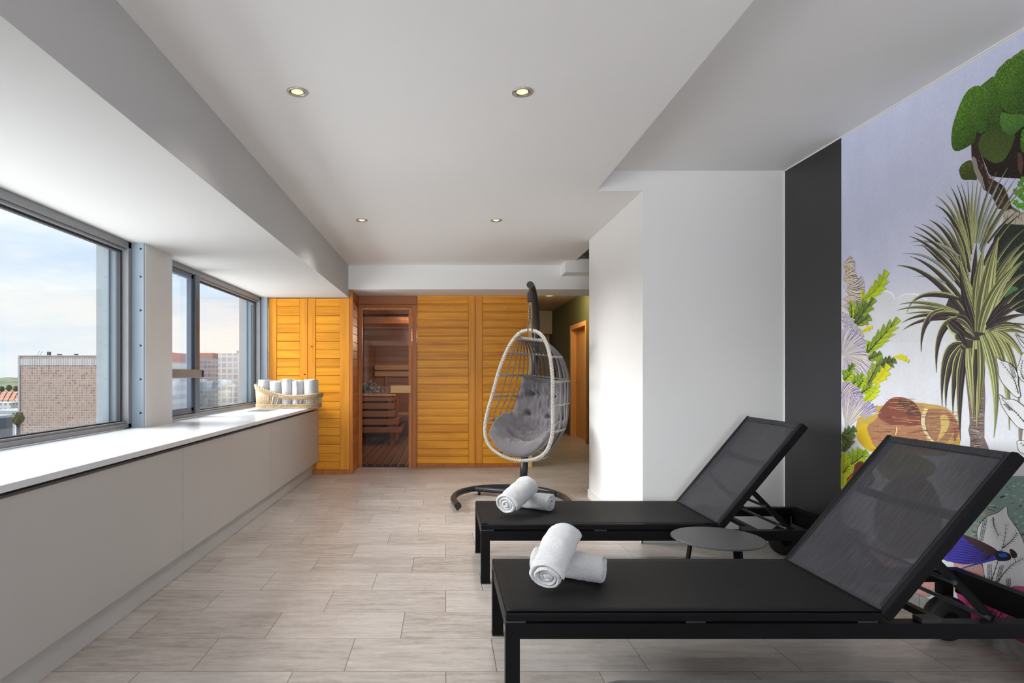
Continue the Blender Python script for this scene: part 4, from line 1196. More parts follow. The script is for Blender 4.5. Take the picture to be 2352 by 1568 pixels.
# palm blades: dark, mid and light strokes side by side
DK, MD, LT, EDG = srgb(64, 54, 56), srgb(120, 122, 84), srgb(176, 180, 112), srgb(186, 192, 124)
def blade(b, c, t, wd, tone, edge=True):
    P = q3(b, c, t, 11); n = len(P)
    prof = [max(.04, (1 - (i / (n - 1)) ** 1.6)) * (.55 + .45 * min(1, i / 3)) for i in range(n)]
    base, lite, dark = {'d': (DK, srgb(104, 94, 84), srgb(44, 36, 40)), 'm': (srgb(110, 108, 82), srgb(168, 170, 120), DK), 'l': (srgb(154, 156, 96), srgb(204, 206, 152), srgb(96, 92, 66)), 'b': (srgb(140, 148, 150), srgb(196, 204, 208), srgb(96, 100, 96))}[tone]
    def offset(o):
        out = []
        for i, p in enumerate(P):
            a, e = P[max(0, i - 1)], P[min(n - 1, i + 1)]; dx, dy = e[0] - a[0], e[1] - a[1]; l = math.hypot(dx, dy) or 1
            out.append((p[0] - dy / l * o * wd * prof[i], p[1] + dx / l * o * wd * prof[i]))
        return out
    if edge: PR.strip(offset(.10), [wd * p * 1.12 + .3 for p in prof], EDG)
    PR.strip(P, [wd * p for p in prof], base)
    for o, col, k in ((.30, lite, .17), (-.28, dark, .26), (.42, dark, .06), (.02, dark, .07), (.16, dark, .05), (-.12, lite, .07)):
        PR.strip(offset(o), [wd * p * k for p in prof], jit(col, .1))
C2 = (2247, 752)
def b2(tip, ctl, wd, tone, base=None): # crop 2 coordinates
    (t,) = T2([tip]); (c,) = T2([ctl]); (b,) = T2([base or (800, 1420)]); blade(b, c, t, wd, tone)
random.seed(3)
for tip, ctl, wd, tone, base in [
    ((1250, 80), (930, 520), 9, 'm', (840, 760)), ((1150, 115), (900, 480), 8, 'm', (830, 760)), ((1098, 98), (900, 420), 7, 'b', (830, 700)), ((1080, 22), (880, 330), 8, 'b', (810, 700)),
    ((982, 55), (850, 300), 8, 'm', (790, 700)), ((856, 98), (800, 400), 7, 'b', (780, 700)), ((810, 128), (775, 400), 7, 'l', (775, 700)), ((768, 138), (745, 420), 8, 'l', (760, 760)),
    ((720, 148), (735, 420), 7, 'm', (750, 760)), ((657, 160), (740, 360), 7, 'm', (745, 700)), ((622, 172), (720, 400), 9, 'd', (750, 800)), ((568, 196), (680, 360), 10, 'd', (740, 860)),
    ((520, 254), (660, 380), 10, 'l', (735, 860)), ((436, 274), (640, 400), 10, 'm', (720, 860)), ((425, 354), (640, 430), 13, 'd', (735, 960)), ((490, 460), (640, 540), 9, 'm', (700, 900)),
    ((370, 488), (560, 560), 13, 'd', (720, 1000)), ((475, 512), (600, 600), 8, 'm', (700, 900)), ((298, 524), (520, 600), 12, 'm', (690, 1000)), ((240, 544), (500, 640), 12, 'd', (720, 1080)),
    ((200, 692), (420, 640), 8, 'b', (640, 820)), ((232, 602), (460, 680), 10, 'd', (650, 950)), ((230, 722), (420, 700), 7, 'b', (560, 850)), ((190, 634), (480, 720), 14, 'd', (740, 1200)),
    ((300, 708), (480, 840), 11, 'd', (700, 1150)), ((125, 796), (400, 760), 9, 'b', (600, 1040)), ((200, 818), (430, 880), 13, 'd', (700, 1250)), ((230, 1000), (380, 980), 6, 'b', (520, 1060)),
    ((80, 900), (380, 900), 15, 'd', (700, 1350)), ((1250, 560), (1040, 680), 14, 'd', (880, 1000)), ((1223, 420), (1000, 560), 10, 'd', (860, 900)), ((1180, 400), (1040, 500), 6, 'd', (900, 700)),
    ((1250, 680), (1020, 820), 22, 'm', (860, 1250)), ((1140, 290), (960, 520), 8, 'b', (830, 760)), ((1223, 200), (960, 470), 8, 'm', (840, 780)),
    ((1260, 830), (1080, 950), 14, 'd', (880, 1350)), ((1270, 960), (1060, 1020), 20, 'm', (860, 1380)), ((1260, 740), (1030, 900), 22, 'l', (850, 1350))]:
    b2(tip, ctl, wd, tone, base)
# broad central blades
b2((800, 700), (770, 1000), 26, 'd', (780, 1450)); b2((690, 860), (720, 1150), 24, 'd', (790, 1450)); b2((640, 860), (680, 1180), 24, 'd', (780, 1440))
b2((650, 800), (700, 1100), 16, 'l', (800, 1300)); b2((865, 720), (810, 980), 26, 'l', (790, 1280)); b2((1000, 640), (880, 1000), 42, 'l', (830, 1500)); b2((1210, 860), (920, 1080), 34, 'l', (840, 1500))
# right side lower fan
for tip, ctl, wd, tone, base in [((1260, 1090), (1060, 1160), 20, 'd', (900, 1440)), ((1260, 1200), (1080, 1220), 18, 'd', (900, 1450)), ((1260, 1250), (1080, 1280), 12, 'd', (900, 1460)), ((1260, 1345), (1090, 1330), 16, 'd', (890, 1480)), ((1270, 1440), (1120, 1400), 15, 'm', (900, 1500)), ((1290, 1530), (1100, 1440), 14, 'm', (880, 1500))]: b2(tip, ctl, wd, tone, base)
# left side drooping fan
for tip, ctl, wd, tone, base in [((170, 1325), (240, 1090), 8, 'm', (600, 1170)), ((225, 1240), (310, 1110), 12, 'd', (640, 1200)), ((100, 1252), (330, 1190), 10, 'm', (640, 1330)), ((78, 1306), (300, 1230), 11, 'm', (640, 1340)), ((160, 1336), (330, 1300), 7, 'm', (560, 1350)), ((128, 1416), (280, 1320), 9, 'd', (520, 1350)), ((136, 1482), (300, 1350), 11, 'd', (620, 1380))]: b2(tip, ctl, wd, tone, base)
def b3(tip, ctl, wd, tone, base):
    (t,) = T3([tip]); (c,) = T3([ctl]); (b,) = T3([base]); blade(b, c, t, wd, tone)
b3((376, 430), (370, 0), 16, 'd', (640, -30)); b3((470, 110), (480, -20), 14, 'd', (760, 10)); b3((550, 665), (520, 120), 18, 'd', (790, 60))
b3((980, 260), (900, 90), 34, 'm', (780, 60)); b3((960, 300), (820, 200), 30, 'd', (700, 90)); b3((900, 400), (830, 280), 24, 'd', (790, 220))
for tip, ctl, wd, tone, base in [((612, 1040), (590, 340), 20, 'd', (830, 345)), ((655, 1062), (640, 560), 18, 'd', (840, 370)), ((735, 1140), (730, 600), 19, 'd', (850, 400)), ((818, 1430), (790, 800), 20, 'd', (870, 410)),
    ((960, 1190), (960, 720), 22, 'l', (920, 390)), ((1005, 1275), (1050, 700), 30, 'l', (1020, 300)), ((985, 1180), (985, 760), 12, 'd', (990, 400)), ((1195, 1395), (1290, 700), 22, 'l', (1070, 240)), ((1370, 1310), (1380, 520), 22, 'l', (1120, 180)), ((1480, 1100), (1480, 420), 20, 'l', (1190, 180)), ((1560, 560), (1440, 280), 18, 'l', (1220, 190)), ((1560, 190), (1400, 80), 18, 'm', (1200, 160))]: b3(tip, ctl, wd, tone, base)
# gourds
def fill(pts, col, n=6): PR.poly([(p.x, p.y) for p in spline([(x, y, 0) for x, y in pts], n, closed=True)], col)
gp = T5([(230, 930), (250, 800), (330, 690), (430, 655), (540, 640), (700, 600), (930, 610), (1100, 680), (1250, 760), (1380, 900), (1390, 1100), (1250, 1200), (900, 1200), (600, 1200), (420, 1170), (330, 1120), (260, 1040)])
fill(gp, srgb(206, 172, 76))
fill(T5([(235, 940), (330, 850), (600, 900), (700, 1000), (650, 1120), (440, 1165), (330, 1118), (262, 1040)]), srgb(226, 188, 40))
fill(T5([(360, 880), (450, 800), (520, 700), (570, 610), (640, 555), (720, 545), (800, 560), (890, 605), (960, 680), (1000, 780), (1040, 1000), (1000, 1150), (500, 1120), (400, 1020)]), srgb(176, 126, 94))
fill(T5([(480, 760), (560, 620), (640, 560), (720, 550), (800, 566), (890, 612), (950, 700), (980, 860), (820, 870), (620, 850)]), srgb(136, 78, 66))
fill(T5([(700, 600), (800, 580), (880, 620), (940, 690), (960, 760), (860, 760), (760, 700)]), srgb(96, 66, 62))
fill(T3([(330, 1010), (480, 1018), (620, 1045), (720, 1110), (790, 1230), (805, 1330), (770, 1430), (700, 1500), (480, 1500), (420, 1300), (380, 1120)]), srgb(200, 164, 98))
fill(T3([(450, 1090), (560, 1070), (650, 1090), (720, 1160), (740, 1300), (690, 1420), (560, 1470), (480, 1380), (430, 1240)]), srgb(166, 122, 92))
fill(T3([(640, 1080), (730, 1140), (795, 1250), (800, 1340), (750, 1440), (740, 1300), (700, 1180)]), srgb(158, 96, 82))
fill(T3([(600, 1150), (680, 1160), (690, 1260), (640, 1360), (560, 1430), (600, 1300)]), srgb(214, 186, 110))
PR.strip(T3([(440, 1070), (405, 1150), (400, 1230), (425, 1320), (470, 1390), (520, 1450)]), [9, 11, 10, 9, 7, 4], srgb(232, 216, 170))
PR.strip(T3([(460, 1075), (428, 1160), (425, 1240), (450, 1330), (500, 1410)]), [1.5] * 5, srgb(110, 70, 58))
PR.strip(T5([(690, 880), (690, 930), (675, 975)]), [2, 3, 2], srgb(236, 214, 150)); PR.strip(T5([(672, 880), (672, 930), (660, 975)]), [1.2, 1.2, 1], srgb(112, 72, 60))
PR.k += 1; PR.hold = True
for k in range(420):
    x, y = rnd.uniform(380, 1400), rnd.uniform(560, 1150)
    if y < 640 and not (560 < x < 900): continue
    if x < 520 and y < 780: continue
    if x > 1000 and y < 700: continue
    ln = rnd.uniform(40, 170); PR.strip(T5([(x, y), (min(1390, x + ln), y + rnd.uniform(-4, 6))]), [.5, 1.0], jit(rnd.choice([srgb(110, 64, 54), srgb(206, 168, 120), srgb(150, 96, 70)]), .15))
PR.hold = False; PR.k += 12
# white-lined thistle flowers
def fan(c, a0, a1, r0, r1, n, cols, line=srgb(240, 232, 206), dark=srgb(104, 92, 136), curl=.0, T=None, rag=.12):
    pts = [(c[0] + r1 * math.cos(a), c[1] + r1 * math.sin(a)) for a in [a0 + (a1 - a0) * i / 14 for i in range(15)]] + [(c[0] + r0 * math.cos(a), c[1] + r0 * math.sin(a)) for a in [a1 + (a0 - a1) * i / 8 for i in range(9)]]
    PR.poly(T(pts), cols[0])
    for i in range(n):
        f = (i + .5) / n; a = a0 + (a1 - a0) * f; rr = r1 * (1 + rnd.uniform(-rag, rag)); P = []
        for s in (0, .33, .66, 1):
            r = r0 + (rr - r0) * s; aa = a + curl * s * s; P.append((c[0] + r * math.cos(aa), c[1] + r * math.sin(aa)))
        wd = (r1 * abs(a1 - a0) / n) / 5.2 * (.8 if T is T6 else .8)
        tone = lerp(cols[0], cols[1], rnd.random())
        PR.strip(T(P), [wd * .3, wd * .6, wd * .9, wd * .45], line if i % 2 else (dark if i % 4 == 0 or rnd.random() < .4 else tone))
LAV, CRM = srgb(168, 162, 206), srgb(214, 186, 176)
fan((90, 200), -.9, .9, 20, 200, 22, (srgb(196, 178, 164), CRM), srgb(242, 232, 206), srgb(96, 84, 104), .25, T6); fan((100, 420), -1.2, .5, 20, 230, 24, (srgb(196, 176, 158), CRM), srgb(244, 234, 206), srgb(84, 72, 96), .2, T6)
fan((110, 520), -.3, 1.0, 60, 330, 26, (srgb(186, 170, 174), LAV), srgb(244, 232, 208), srgb(80, 66, 92), -.25, T6); fan((90, 700), -.5, .6, 10, 220, 20, (srgb(206, 180, 164), CRM), srgb(240, 224, 206), srgb(120, 84, 104), .2, T6); fan((90, 800), -.4, .7, 10, 210, 18, (LAV, CRM), srgb(240, 230, 214), srgb(96, 78, 128), .15, T6)
for k in range(60):
    x, y = rnd.uniform(95, 400), rnd.uniform(140, 560)
    if x > 130 + (y - 130) * .75: continue
    PR.poly(T6([(x, y), (x + 14, y + 6), (x + 18, y + 16), (x + 4, y + 12)]), jit(rnd.choice([srgb(238, 216, 150), srgb(96, 70, 60), srgb(228, 202, 130)]), .1))
for k in range(110):
    x, y = rnd.uniform(95, 440), rnd.uniform(930, 1420)
    if x > 190 + (y - 930) * .62: continue
    fan((x, y), rnd.uniform(-1.9, -.6), rnd.uniform(.2, 1.2), 4, rnd.uniform(36, 56), 7, (srgb(176, 172, 204), LAV), srgb(240, 232, 210), srgb(126, 118, 158), 0, T6)
fan((95, 1560), -1.57, -.42, 20, 420, 40, (srgb(190, 182, 208), srgb(200, 176, 176)), srgb(244, 234, 216), srgb(108, 98, 148), .12, T6)
fan((90, 90), -.35, .95, 20, 330, 40, (srgb(196, 186, 206), CRM), srgb(246, 238, 222), srgb(100, 86, 134), .25, T5); fan((80, 90), .7, 1.5, 10, 140, 20, (srgb(196, 188, 210), LAV), srgb(244, 238, 224), srgb(120, 108, 150), .2, T5)
fan((60, 640), -1.5, -.25, 120, 270, 40, (srgb(176, 160, 190), CRM), srgb(246, 234, 208), srgb(92, 76, 130), .22, T5)
fan((120, 900), -1.75, -.70, 10, 390, 44, (srgb(184, 176, 206), srgb(220, 196, 168)), srgb(246, 236, 212), srgb(96, 86, 146), .05, T5); fan((200, 880), -1.0, -.55, 150, 330, 16, (LAV, CRM), srgb(246, 236, 212), srgb(92, 78, 132), .1, T5)
for k in range(16): PR.poly(T5([(90 + k * 10, 505 + k * 7), (100 + k * 10, 506 + k * 7), (98 + k * 10, 520 + k * 7)]), srgb(190, 140, 60))
# toothed leaves
def leaf(b, t, w, c1, c2, T, teeth=5, bend=.0, rib=srgb(44, 50, 36)):
    dx, dy = t[0] - b[0], t[1] - b[1]; l = math.hypot(dx, dy); ux, uy = dx / l, dy / l; nx, ny = -uy, ux
    def at(s, o):
        k = bend * l * math.sin(PI * s); return (b[0] + ux * l * s + nx * (o + k), b[1] + uy * l * s + ny * (o + k))
    prof = lambda s: w * (math.sin(PI * min(1, s * .9 + .1)) ** .8)
    for side, col in ((1, c1), (-1, c2)):
        out = [at(0, 0)]
        for i in range(teeth):
            s = (i + .3) / teeth; out.append(at(s - .08, side * prof(s) * .55)); out.append(at(min(1, s + .16), side * prof(s) * 1.05))
        out.append(at(1, 0)); out += [at(1 - s, 0) for s in (.25, .5, .75)]
        PR.poly(T(out), jit(col, .06))
        for i in range(teeth):
            s = (i + .3) / teeth; PR.strip(T([at(max(0, s - .15), 0), at(min(1, s + .08), side * prof(s) * .75)]), [1.3, .4], rib)
    PR.strip(T([at(s, 0) for s in (0, .3, .6, .95)]), [2.6, 2.2, 1.5, .5], rib)
YG, GN, OL, YL = srgb(186, 206, 20), srgb(140, 168, 48), srgb(104, 122, 50), srgb(232, 224, 20)
leaf((440, 700), (770, 275), 110, srgb(190, 210, 16), srgb(170, 196, 30), T6, 5, .10, srgb(130, 150, 30)); leaf((430, 760), (400, 560), 40, YG, YL, T6, 3, 0, srgb(150, 160, 30))
leaf((280, 990), (470, 720), 130, srgb(150, 176, 50), srgb(126, 150, 54), T6, 4); leaf((250, 980), (240, 720), 60, YG, GN, T6, 3); leaf((300, 1060), (590, 690), 90, GN, OL, T6, 4); leaf((330, 1080), (530, 960), 90, GN, OL, T6, 3); leaf((400, 1190), (560, 1110), 40, YL, YL, T6, 3, 0, srgb(200, 190, 30))
leaf((490, 1500), (950, 990), 120, srgb(178, 198, 40), srgb(140, 164, 50), T6, 6); leaf((500, 1600), (700, 1520), 90, GN, OL, T6, 3); leaf((480, 1480), (500, 1320), 40, GN, YG, T6, 2)
leaf((515, 190), (680, 130), 80, srgb(110, 128, 66), srgb(84, 100, 56), T5, 4); leaf((350, 440), (520, 100), 70, srgb(120, 140, 60), srgb(150, 170, 50), T5, 4)
leaf((430, 390), (600, 180), 70, YL, srgb(214, 216, 24), T5, 4, .1, srgb(190, 196, 40)); leaf((660, 100), (830, 150), 36, YL, YL, T5, 4, -.16, srgb(220, 214, 30)); leaf((330, 590), (480, 400), 70, srgb(216, 220, 30), srgb(200, 208, 40), T5, 5, .08, srgb(150, 170, 40))
for (b_, t_, w_) in (((90, 300), (130, 250), 50), ((100, 360), (200, 260), 80), ((200, 400), (330, 300), 80), ((260, 440), (330, 340), 70), ((300, 500), (420, 420), 60)): leaf(b_, t_, w_, YG, GN, T5, 4)
leaf((150, 260), (215, 170), 50, GN, OL, T5, 3)
leaf((80, 1000), (230, 900), 80, srgb(104, 118, 52), srgb(88, 104, 50), T5, 4); leaf((90, 990), (190, 1080), 90, srgb(96, 110, 50), srgb(116, 132, 56), T5, 4); leaf((85, 1160), (140, 1040), 60, srgb(96, 106, 46), srgb(120, 132, 56), T5, 3)
leaf((140, 1340), (290, 1130), 110, srgb(160, 184, 40), srgb(176, 196, 60), T5, 5); leaf((150, 1330), (370, 1170), 90, srgb(176, 198, 36), GN, T5, 4); leaf((85, 1560), (110, 1180), 110, srgb(206, 212, 30), srgb(190, 204, 34), T5, 6, 0, srgb(170, 180, 40)); leaf((90, 1400), (170, 1300), 70, srgb(210, 216, 40), YG, T5, 4)
fill(T5([(130, 1480), (200, 1400), (225, 1310), (270, 1275), (330, 1290), (420, 1400), (420, 1520), (250, 1560)]), srgb(120, 56, 34)); fill(T5([(130, 1500), (190, 1430), (240, 1450), (250, 1540), (160, 1560)]), srgb(198, 110, 30))
# things seen dimly through the lounger sling: yellow pad, palm foot, pale leaves
fill([(2010, 1045), (2090, 1040), (2150, 1070), (2120, 1100), (2040, 1100)], srgb(150, 140, 60)); fill([(2030, 1120), (2110, 1090), (2160, 1150), (2150, 1260), (2060, 1280), (2010, 1220)], srgb(120, 104, 70))
fill([(2150, 1080), (2230, 1060), (2270, 1090), (2230, 1130), (2180, 1140)], srgb(220, 214, 214)); fill([(2010, 1240), (2080, 1300), (2150, 1330), (2100, 1400), (2000, 1360)], srgb(196, 150, 140))
# rocky shore, sketched leaves, damselfly, magenta bloom
fill(T7([(600, 330), (740, 200), (820, 100), (880, 55), (1000, 50), (1200, 60), (1300, 500), (1300, 800), (900, 820), (560, 700), (430, 560)]), srgb(134, 158, 150), 4)
PR.k += 1; PR.hold = True
for k in range(260):
    x, y = rnd.uniform(620, 1150), rnd.uniform(70, 620)
    if x < 900 - (y - 60) * .9: continue
    s = rnd.uniform(4, 26); PR.poly(T7([(x, y), (x + s, y - s * .25), (x + s * 1.7, y + s * .1), (x + s * 1.1, y + s * .45), (x + s * .3, y + s * .4)]), jit(rnd.choice([srgb(84, 90, 84), srgb(120, 132, 122), srgb(160, 184, 176), srgb(64, 62, 56), srgb(180, 196, 186)]), .15))
for k in range(90):
    x, y = rnd.uniform(430, 720), rnd.uniform(300, 640)
    if x + y < 980 or x + y > 1300: continue
    PR.strip(T7([(x, y), (x + rnd.uniform(20, 70), y + rnd.uniform(-10, 40))]), [1, 2.2], jit(rnd.choice([srgb(196, 168, 120), srgb(140, 112, 84), srgb(220, 200, 160), srgb(96, 72, 60)]), .15))
PR.hold = False; PR.k += 12
fill(T7([(360, 830), (560, 820), (650, 900), (680, 1010), (540, 990), (360, 930), (0, 960), (20, 1120), (250, 1060), (420, 1100), (470, 1060)]), srgb(206, 160, 150), 3)
for k in range(120):
    x, y = rnd.uniform(60, 660), rnd.uniform(850, 1080); s = rnd.uniform(3, 12); PR.poly(T7([(x, y), (x + s, y - s * .4), (x + s * 1.3, y + s * .4)]), jit(rnd.choice([srgb(150, 96, 86), srgb(226, 196, 186), srgb(90, 60, 54)]), .15))
INK, PAPER = srgb(46, 44, 42), srgb(232, 232, 234)
def sketch(outline, ribs, T, hatch=()):
    sp = [(p.x, p.y) for p in spline([(x, y, 0) for x, y in outline], 6, closed=True)]
    PR.poly(T(sp), PAPER)
    q = T(sp + sp[:1]); PR.strip(q, [1.3] * len(q), INK)
    for r in ribs:
        P = [(p.x, p.y) for p in spline([(x, y, 0) for x, y in r], 5)]; PR.strip(T(P), [1.8 * (1 - i / len(P)) + .5 for i in range(len(P))], INK)
        for i in range(1, len(P) - 1, 1):
            for sgn in (1, -1):
                ax, ay = P[i]; bx, by = P[i + 1]; dx, dy = bx - ax, by - ay; l = math.hypot(dx, dy) or 1; h = rnd.uniform(18, 46)
                PR.strip(T([(ax, ay), (ax + (dx / l * .7 - sgn * dy / l * .8) * h, ay + (dy / l * .7 + sgn * dx / l * .8) * h)]), [1.0, .3], INK)
    for (x0, y0, x1, y1, n) in hatch:
        for i in range(n):
            f = i / (n - 1); PR.strip(T([(x0 + (x1 - x0) * f - 22, y0 + (y1 - y0) * f), (x0 + (x1 - x0) * f + 22, y0 + (y1 - y0) * f - 10)]), [.9, .9], INK)
        for o in (-16, 0, 16): PR.strip(T([(x0 + o, y0), (x1 + o, y1)]), [.9, .9], INK)
sketch([(840, 325), (855, 400), (900, 470), (960, 560), (1010, 680), (1040, 800), (1100, 1000), (1000, 1080), (880, 1060), (740, 1030), (660, 1000), (625, 850), (600, 690), (575, 580), (590, 500), (660, 420), (760, 380)],
       [(740, 1030), (800, 720), (840, 480)] and [[(700, 1010), (770, 800), (820, 640), (840, 480)], [(740, 1030), (840, 900), (920, 830), (1010, 790)], [(800, 700), (880, 640), (940, 560)], [(720, 420), (730, 500), (770, 590)]], T7, [(650, 440, 610, 640, 16), (690, 850, 690, 1010, 13), (800, 860, 760, 1000, 12), (860, 980, 860, 1050, 8)])
TS = T3
sketch([(1232, 490), (1290, 530), (1350, 545), (1420, 590), (1470, 680), (1480, 800), (1500, 930), (1440, 930), (1370, 860), (1300, 780), (1262, 700), (1250, 600)], [[(1480, 900), (1440, 760), (1380, 660), (1280, 540)]], TS, [(1390, 570, 1440, 720, 12)])
sketch([(1265, 910), (1330, 960), (1420, 965), (1500, 1010), (1580, 1100), (1600, 1300), (1480, 1280), (1390, 1180), (1320, 1080), (1280, 1000)], [[(1580, 1260), (1460, 1120), (1370, 1040), (1290, 950)]], TS, [(1330, 1020, 1400, 1090, 8)])
sketch([(1529, 450), (1490, 560), (1465, 620), (1480, 700), (1529, 760), (1620, 760), (1620, 450)], [[(1540, 740), (1510, 650), (1530, 520)]], TS)
sketch([(1450, 225), (1500, 260), (1600, 290), (1620, 420), (1540, 380), (1490, 320)], [[(1600, 400), (1520, 310), (1470, 240)]], TS)
PR.poly(T3([(1480, 1290), (1520, 1290), (1505, 1460), (1485, 1460)]), srgb(150, 130, 116))
sketch([(1465, 1440), (1540, 1430), (1620, 1440), (1620, 1560), (1500, 1560)], [[(1600, 1540), (1500, 1450)]], TS)
VI, VD = srgb(70, 62, 180), srgb(52, 38, 60)
fill(T7([(250, 790), (300, 730), (400, 620), (430, 575), (500, 600), (650, 670), (755, 725), (740, 780), (640, 815), (480, 845), (370, 830)]), VI, 4)
for k in range(9):
    f = k / 8; P = [(740 - 6 * k, 735 + 6 * k), (600, 690 + 18 * k), (430 - 14 * k, 640 + 22 * k), (330 - 4 * k, 720 + 10 * k)]; P = [(p.x, p.y) for p in spline([(x, y, 0) for x, y in P], 5)]
    PR.strip(T7(P), [2.4 - .12 * i for i in range(len(P))], VD)
fill(T7([(430, 575), (520, 600), (660, 660), (760, 722), (740, 770), (640, 740), (520, 660)]), srgb(74, 54, 60), 3)
PR.strip(T7([(745, 795), (560, 845), (380, 900)]), [6, 3.5, 2], srgb(60, 66, 170))
fill(T7([(745, 730), (800, 728), (870, 750), (880, 800), (820, 815), (750, 805)]), srgb(36, 34, 60), 4); fill(T7([(770, 750), (830, 745), (850, 775), (790, 780)]), srgb(44, 90, 190), 4)
fill(T7([(870, 710), (900, 712), (935, 745), (935, 780), (900, 790), (880, 760)]), srgb(70, 44, 42), 4); PR.strip(T7([(860, 790), (900, 760), (930, 830)]), [1.5, 1.5, 1], srgb(40, 36, 50))
fill(T7([(390, 1080), (480, 1060), (560, 1130), (700, 1150), (860, 1180), (1000, 1230), (1200, 1260), (1200, 1560), (900, 1560), (700, 1400), (520, 1380), (440, 1240)]), srgb(186, 60, 120), 4)
fill(T7([(870, 1060), (960, 1040), (1100, 1080), (1200, 1300), (1000, 1260), (820, 1180)]), srgb(206, 96, 150), 4)
for k in range(80):
    x, y = rnd.uniform(420, 1000), rnd.uniform(1080, 1400)
    if y < 1060 + abs(x - 480) * .3: continue
    PR.strip(T7([(x, y), (x + rnd.uniform(20, 60), y + rnd.uniform(-50, 60))]), [.8, 3], jit(rnd.choice([srgb(212, 100, 160), srgb(130, 30, 90), srgb(90, 30, 70), srgb(226, 140, 180)]), .1))
mo = PR.build()
tag(mo, 'wallpaper mural of palm, topiary tree, gourds and thistles on the right wall', 'mural')

# ------------------------------------------------------------------ the city below
def tower(name, x0, x1, y0, y1, z1, mat_, label, zb=-75):
    t = empty(name, ((x0 + x1) / 2, y0, zb)); tag(t, label, 'building')
    MB().box((x0 - x1) / 2, (x1 - x0) / 2, 0, y1 - y0, 0, z1 - zb).build('facade', M[mat_], t)
    return t
def px(x, y, Y): return ((x - VX) * Y / FPX, HCAM - (y - VY) * Y / FPX)
Y = 380; x0, z = px(43, 818, Y); x1 = px(305, 0, Y)[0]
tw = tower('office_tower', x0, x1, Y, Y + 60, z, 'tan_tower', 'tan office tower with a dense window grid outside the near window'); H0 = z + 75; wx = (x1 - x0) / 2
MB().box(-wx - .3, wx + .3, -.3, 60, H0, H0 + .7).build('roof_edge', M['roofgrey'], tw)
MB().box(-wx - .35, -wx + .8, -.35, .4, 0, H0).build('corner_column', M['roofgrey'], tw)
MB().box(-wx + .2, wx, -.25, .2, H0 - 5.6, H0 - 1.4).build('crown_glazing', M['crown'], tw)
for fx, s, hh in ((.21, 1.4, 2.2), (.30, 2.0, .8), (.45, 1.6, .9), (.68, 3.0, .8), (.86, 5, .9)):
    MB().box(-wx + 2 * wx * fx, -wx + 2 * wx * fx + s, 4, 6, H0 + .6, H0 + .7 + hh).build('rooftop_unit', M['slate_block'], tw)
for fx in (.13, .155):
    g = MB(); g.tube([(-wx + 2 * wx * fx, 3, H0), (-wx + 2 * wx * fx + 1.8, 3, H0 + 3.4)], .10, 5); g.build('antenna', M['slate_block'], tw)
Y = 420; x0, z = px(501, 811, Y); x1 = px(590, 0, Y)[0]
tw = tower('office_tower', x0, x1, Y, Y + 45, z, 'white_tower', 'white gridded tower behind the towel basket'); wx = (x1 - x0) / 2
MB().box(-wx * .2, wx, 6, 30, z + 75, z + 77).build('rooftop_unit', M['roofgrey'], tw)
Y = 460; x0, z = px(461, 822, Y); x1 = px(502, 0, Y)[0]
tw = tower('office_tower', x0 - 12, x1 + 8, Y, Y + 40, z, 'dark_tower', 'grey blue glass tower left of the white gridded tower'); wx = (x1 - x0 + 20) / 2
MB().box(-wx, wx * .15, 5, 20, z + 75, z + 79).build('rooftop_unit', M['redband'], tw)
Y = 330; x0, z = px(330, 832, Y); x1 = px(449, 0, Y + 40)[0]; z = HCAM + 28 * 350 / FPX
tw = tower('apartment_block', x0, x1, Y, Y + 40, z, 'bands', 'banded pale block with a red parapet behind the casement'); wx = (x1 - x0) / 2
MB().box(-wx, wx, -.2, 40, z + 75, z + 80.2).build('parapet', M['redband'], tw)
Y = 240; x1 = px(29, 0, Y + 30)[0]; z = px(0, 957, Y + 30)[1]; x0 = px(-220, 0, Y)[0]
tw = tower('office_block', x0, x1, Y, Y + 30, z, 'slate_block', 'dark slate blue block low beside the tan tower'); wx = (x1 - x0) / 2
MB().box(-wx - .5, wx + .5, -.5, 30.5, z + 75, z + 76).build('roof_edge', M['roofgrey'], tw)
Y = 520
for (a, b, yt, lab) in ((-60, 25, 924, 'white apartment slab left of the tan tower, front one'), (30, 62, 918, 'white apartment slab partly behind the tan tower')):
    x0, z = px(a, yt, Y); x1 = px(b, 0, Y)[0]
    tower('apartment_block', x0, x1, Y, Y + 14, z, 'slab', lab)
    Y += 60
Y = 450; x0, z = px(-40, 943, Y); x1 = px(52, 0, Y)[0]
tower('low_hall', x0, x1, Y, Y + 50, z, 'roofgrey', 'long low pale hall left of the tan tower')
random.seed(8)
n = 0
hl = None
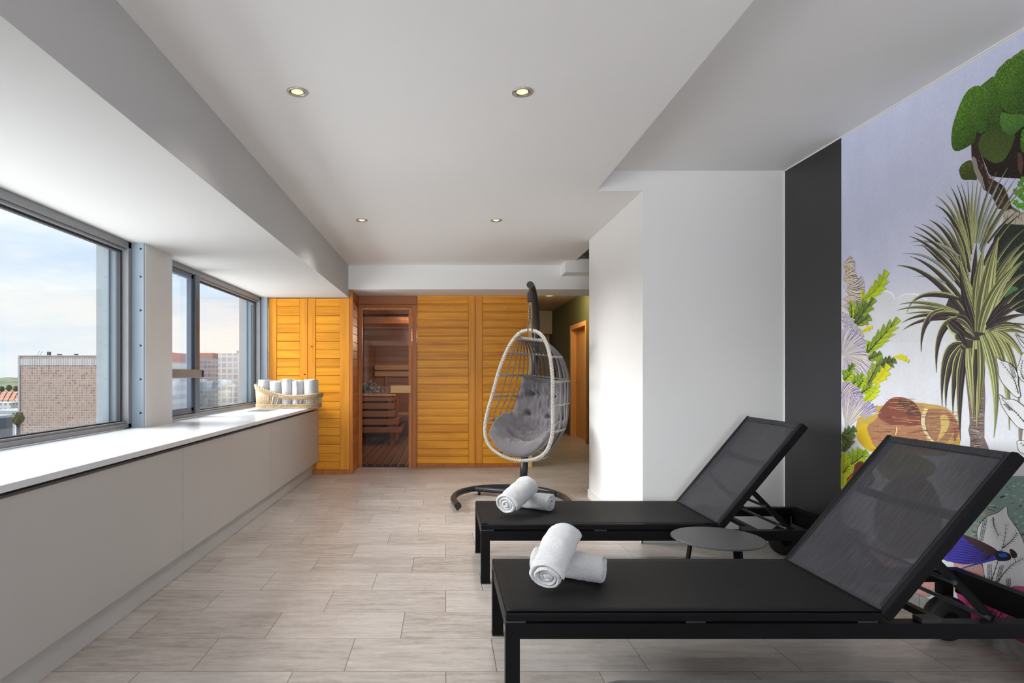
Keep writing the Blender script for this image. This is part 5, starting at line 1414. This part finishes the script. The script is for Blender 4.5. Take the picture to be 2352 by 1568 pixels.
for row, (Y, yy) in enumerate(((760, 912), (840, 905), (930, 899))):
    for k in range(5):
        xx = -14 + k * 13 + row * 4; x, z = px(xx, yy, Y); w_ = random.uniform(3.2, 4.6)
        if hl is None:
            t = empty('terraced_house', (x, Y, -75)); w_ = 4
            MB().box(-4, 4, 0, 8, 0, 46).build('house_wall', M['housewall'], t)
            r = MB(); bm = r.bm
            V = [bm.verts.new(p) for p in ((-4.4, -.4, 46), (4.4, -.4, 46), (4.4, 8.4, 46), (-4.4, 8.4, 46), (-4.4, 4, 49.5), (4.4, 4, 49.5))]
            for f in ((0, 1, 5, 4), (2, 3, 4, 5), (0, 4, 3), (1, 2, 5), (3, 2, 1, 0)): bm.faces.new([V[i] for i in f])
            r.build('house_roof', M['redroof'], t); hl = t
        else:
            t = copy_tree(hl); t.location = (x, Y, -75)
        tag(t, 'tiny red roofed house far off beyond the left window', 'house', 'red roofed houses in the distance')
        t.location.z = z - 49.5; t.scale = (random.uniform(.58, .78), 1, 1); n += 1
gm = MB(); gm.box(-1600, -3, 60, 3200, -76, -75); go = gm.build('ground_city', M['ground']); go['kind'] = 'structure'
rows = []
for i in range(26):
    f = i / 25; Yh = 1300 + 900 * f; row = []
    for j in range(60):
        x = -2100 + 2000 * j / 59
        hh = -75 + (62 * math.sin(PI * .5 * min(1, f * 1.4))) + 14 * noise.noise(Vector((x * .006, Yh * .006, 0))) + 5 * noise.noise(Vector((x * .03, Yh * .03, 2)))
        row.append((x, Yh, hh))
    rows.append(row)
m = MB(); m.grid(rows); hl_ = m.build('hills', M['hill']); hl_['kind'] = 'structure'
tm = MB(); bmesh.ops.create_icosphere(tm.bm, subdivisions=3, radius=1)
for v in tm.bm.verts: v.co *= 1 + .25 * noise.noise(v.co * 3)
t0 = empty('tree', (0, 0, 0)); tm.build('crown', M['tree'], t0).location.z = 5
g = MB(); g.tube([(0, 0, -6), (0, 0, 4.6)], .35, 6); g.build('trunk', M['slate_block'], t0)
for k, (xx, yy, Y, s) in enumerate(((40, 960, 300, 3.0), (3, 893, 1000, 4.6), (20, 890, 1040, 5), (36, 892, 1000, 4.6))):
    t = t0 if k == 0 else copy_tree(t0); x, z = px(xx, yy, Y); t.location = (x, Y, z - 5 * s); t.scale = (s, s, s)
    tag(t, ('bushy green tree behind the slate block' if k < 1 else 'distant green tree above the red roofs'), 'tree', 'trees by the slate block' if k < 1 else 'distant trees above the roofs')
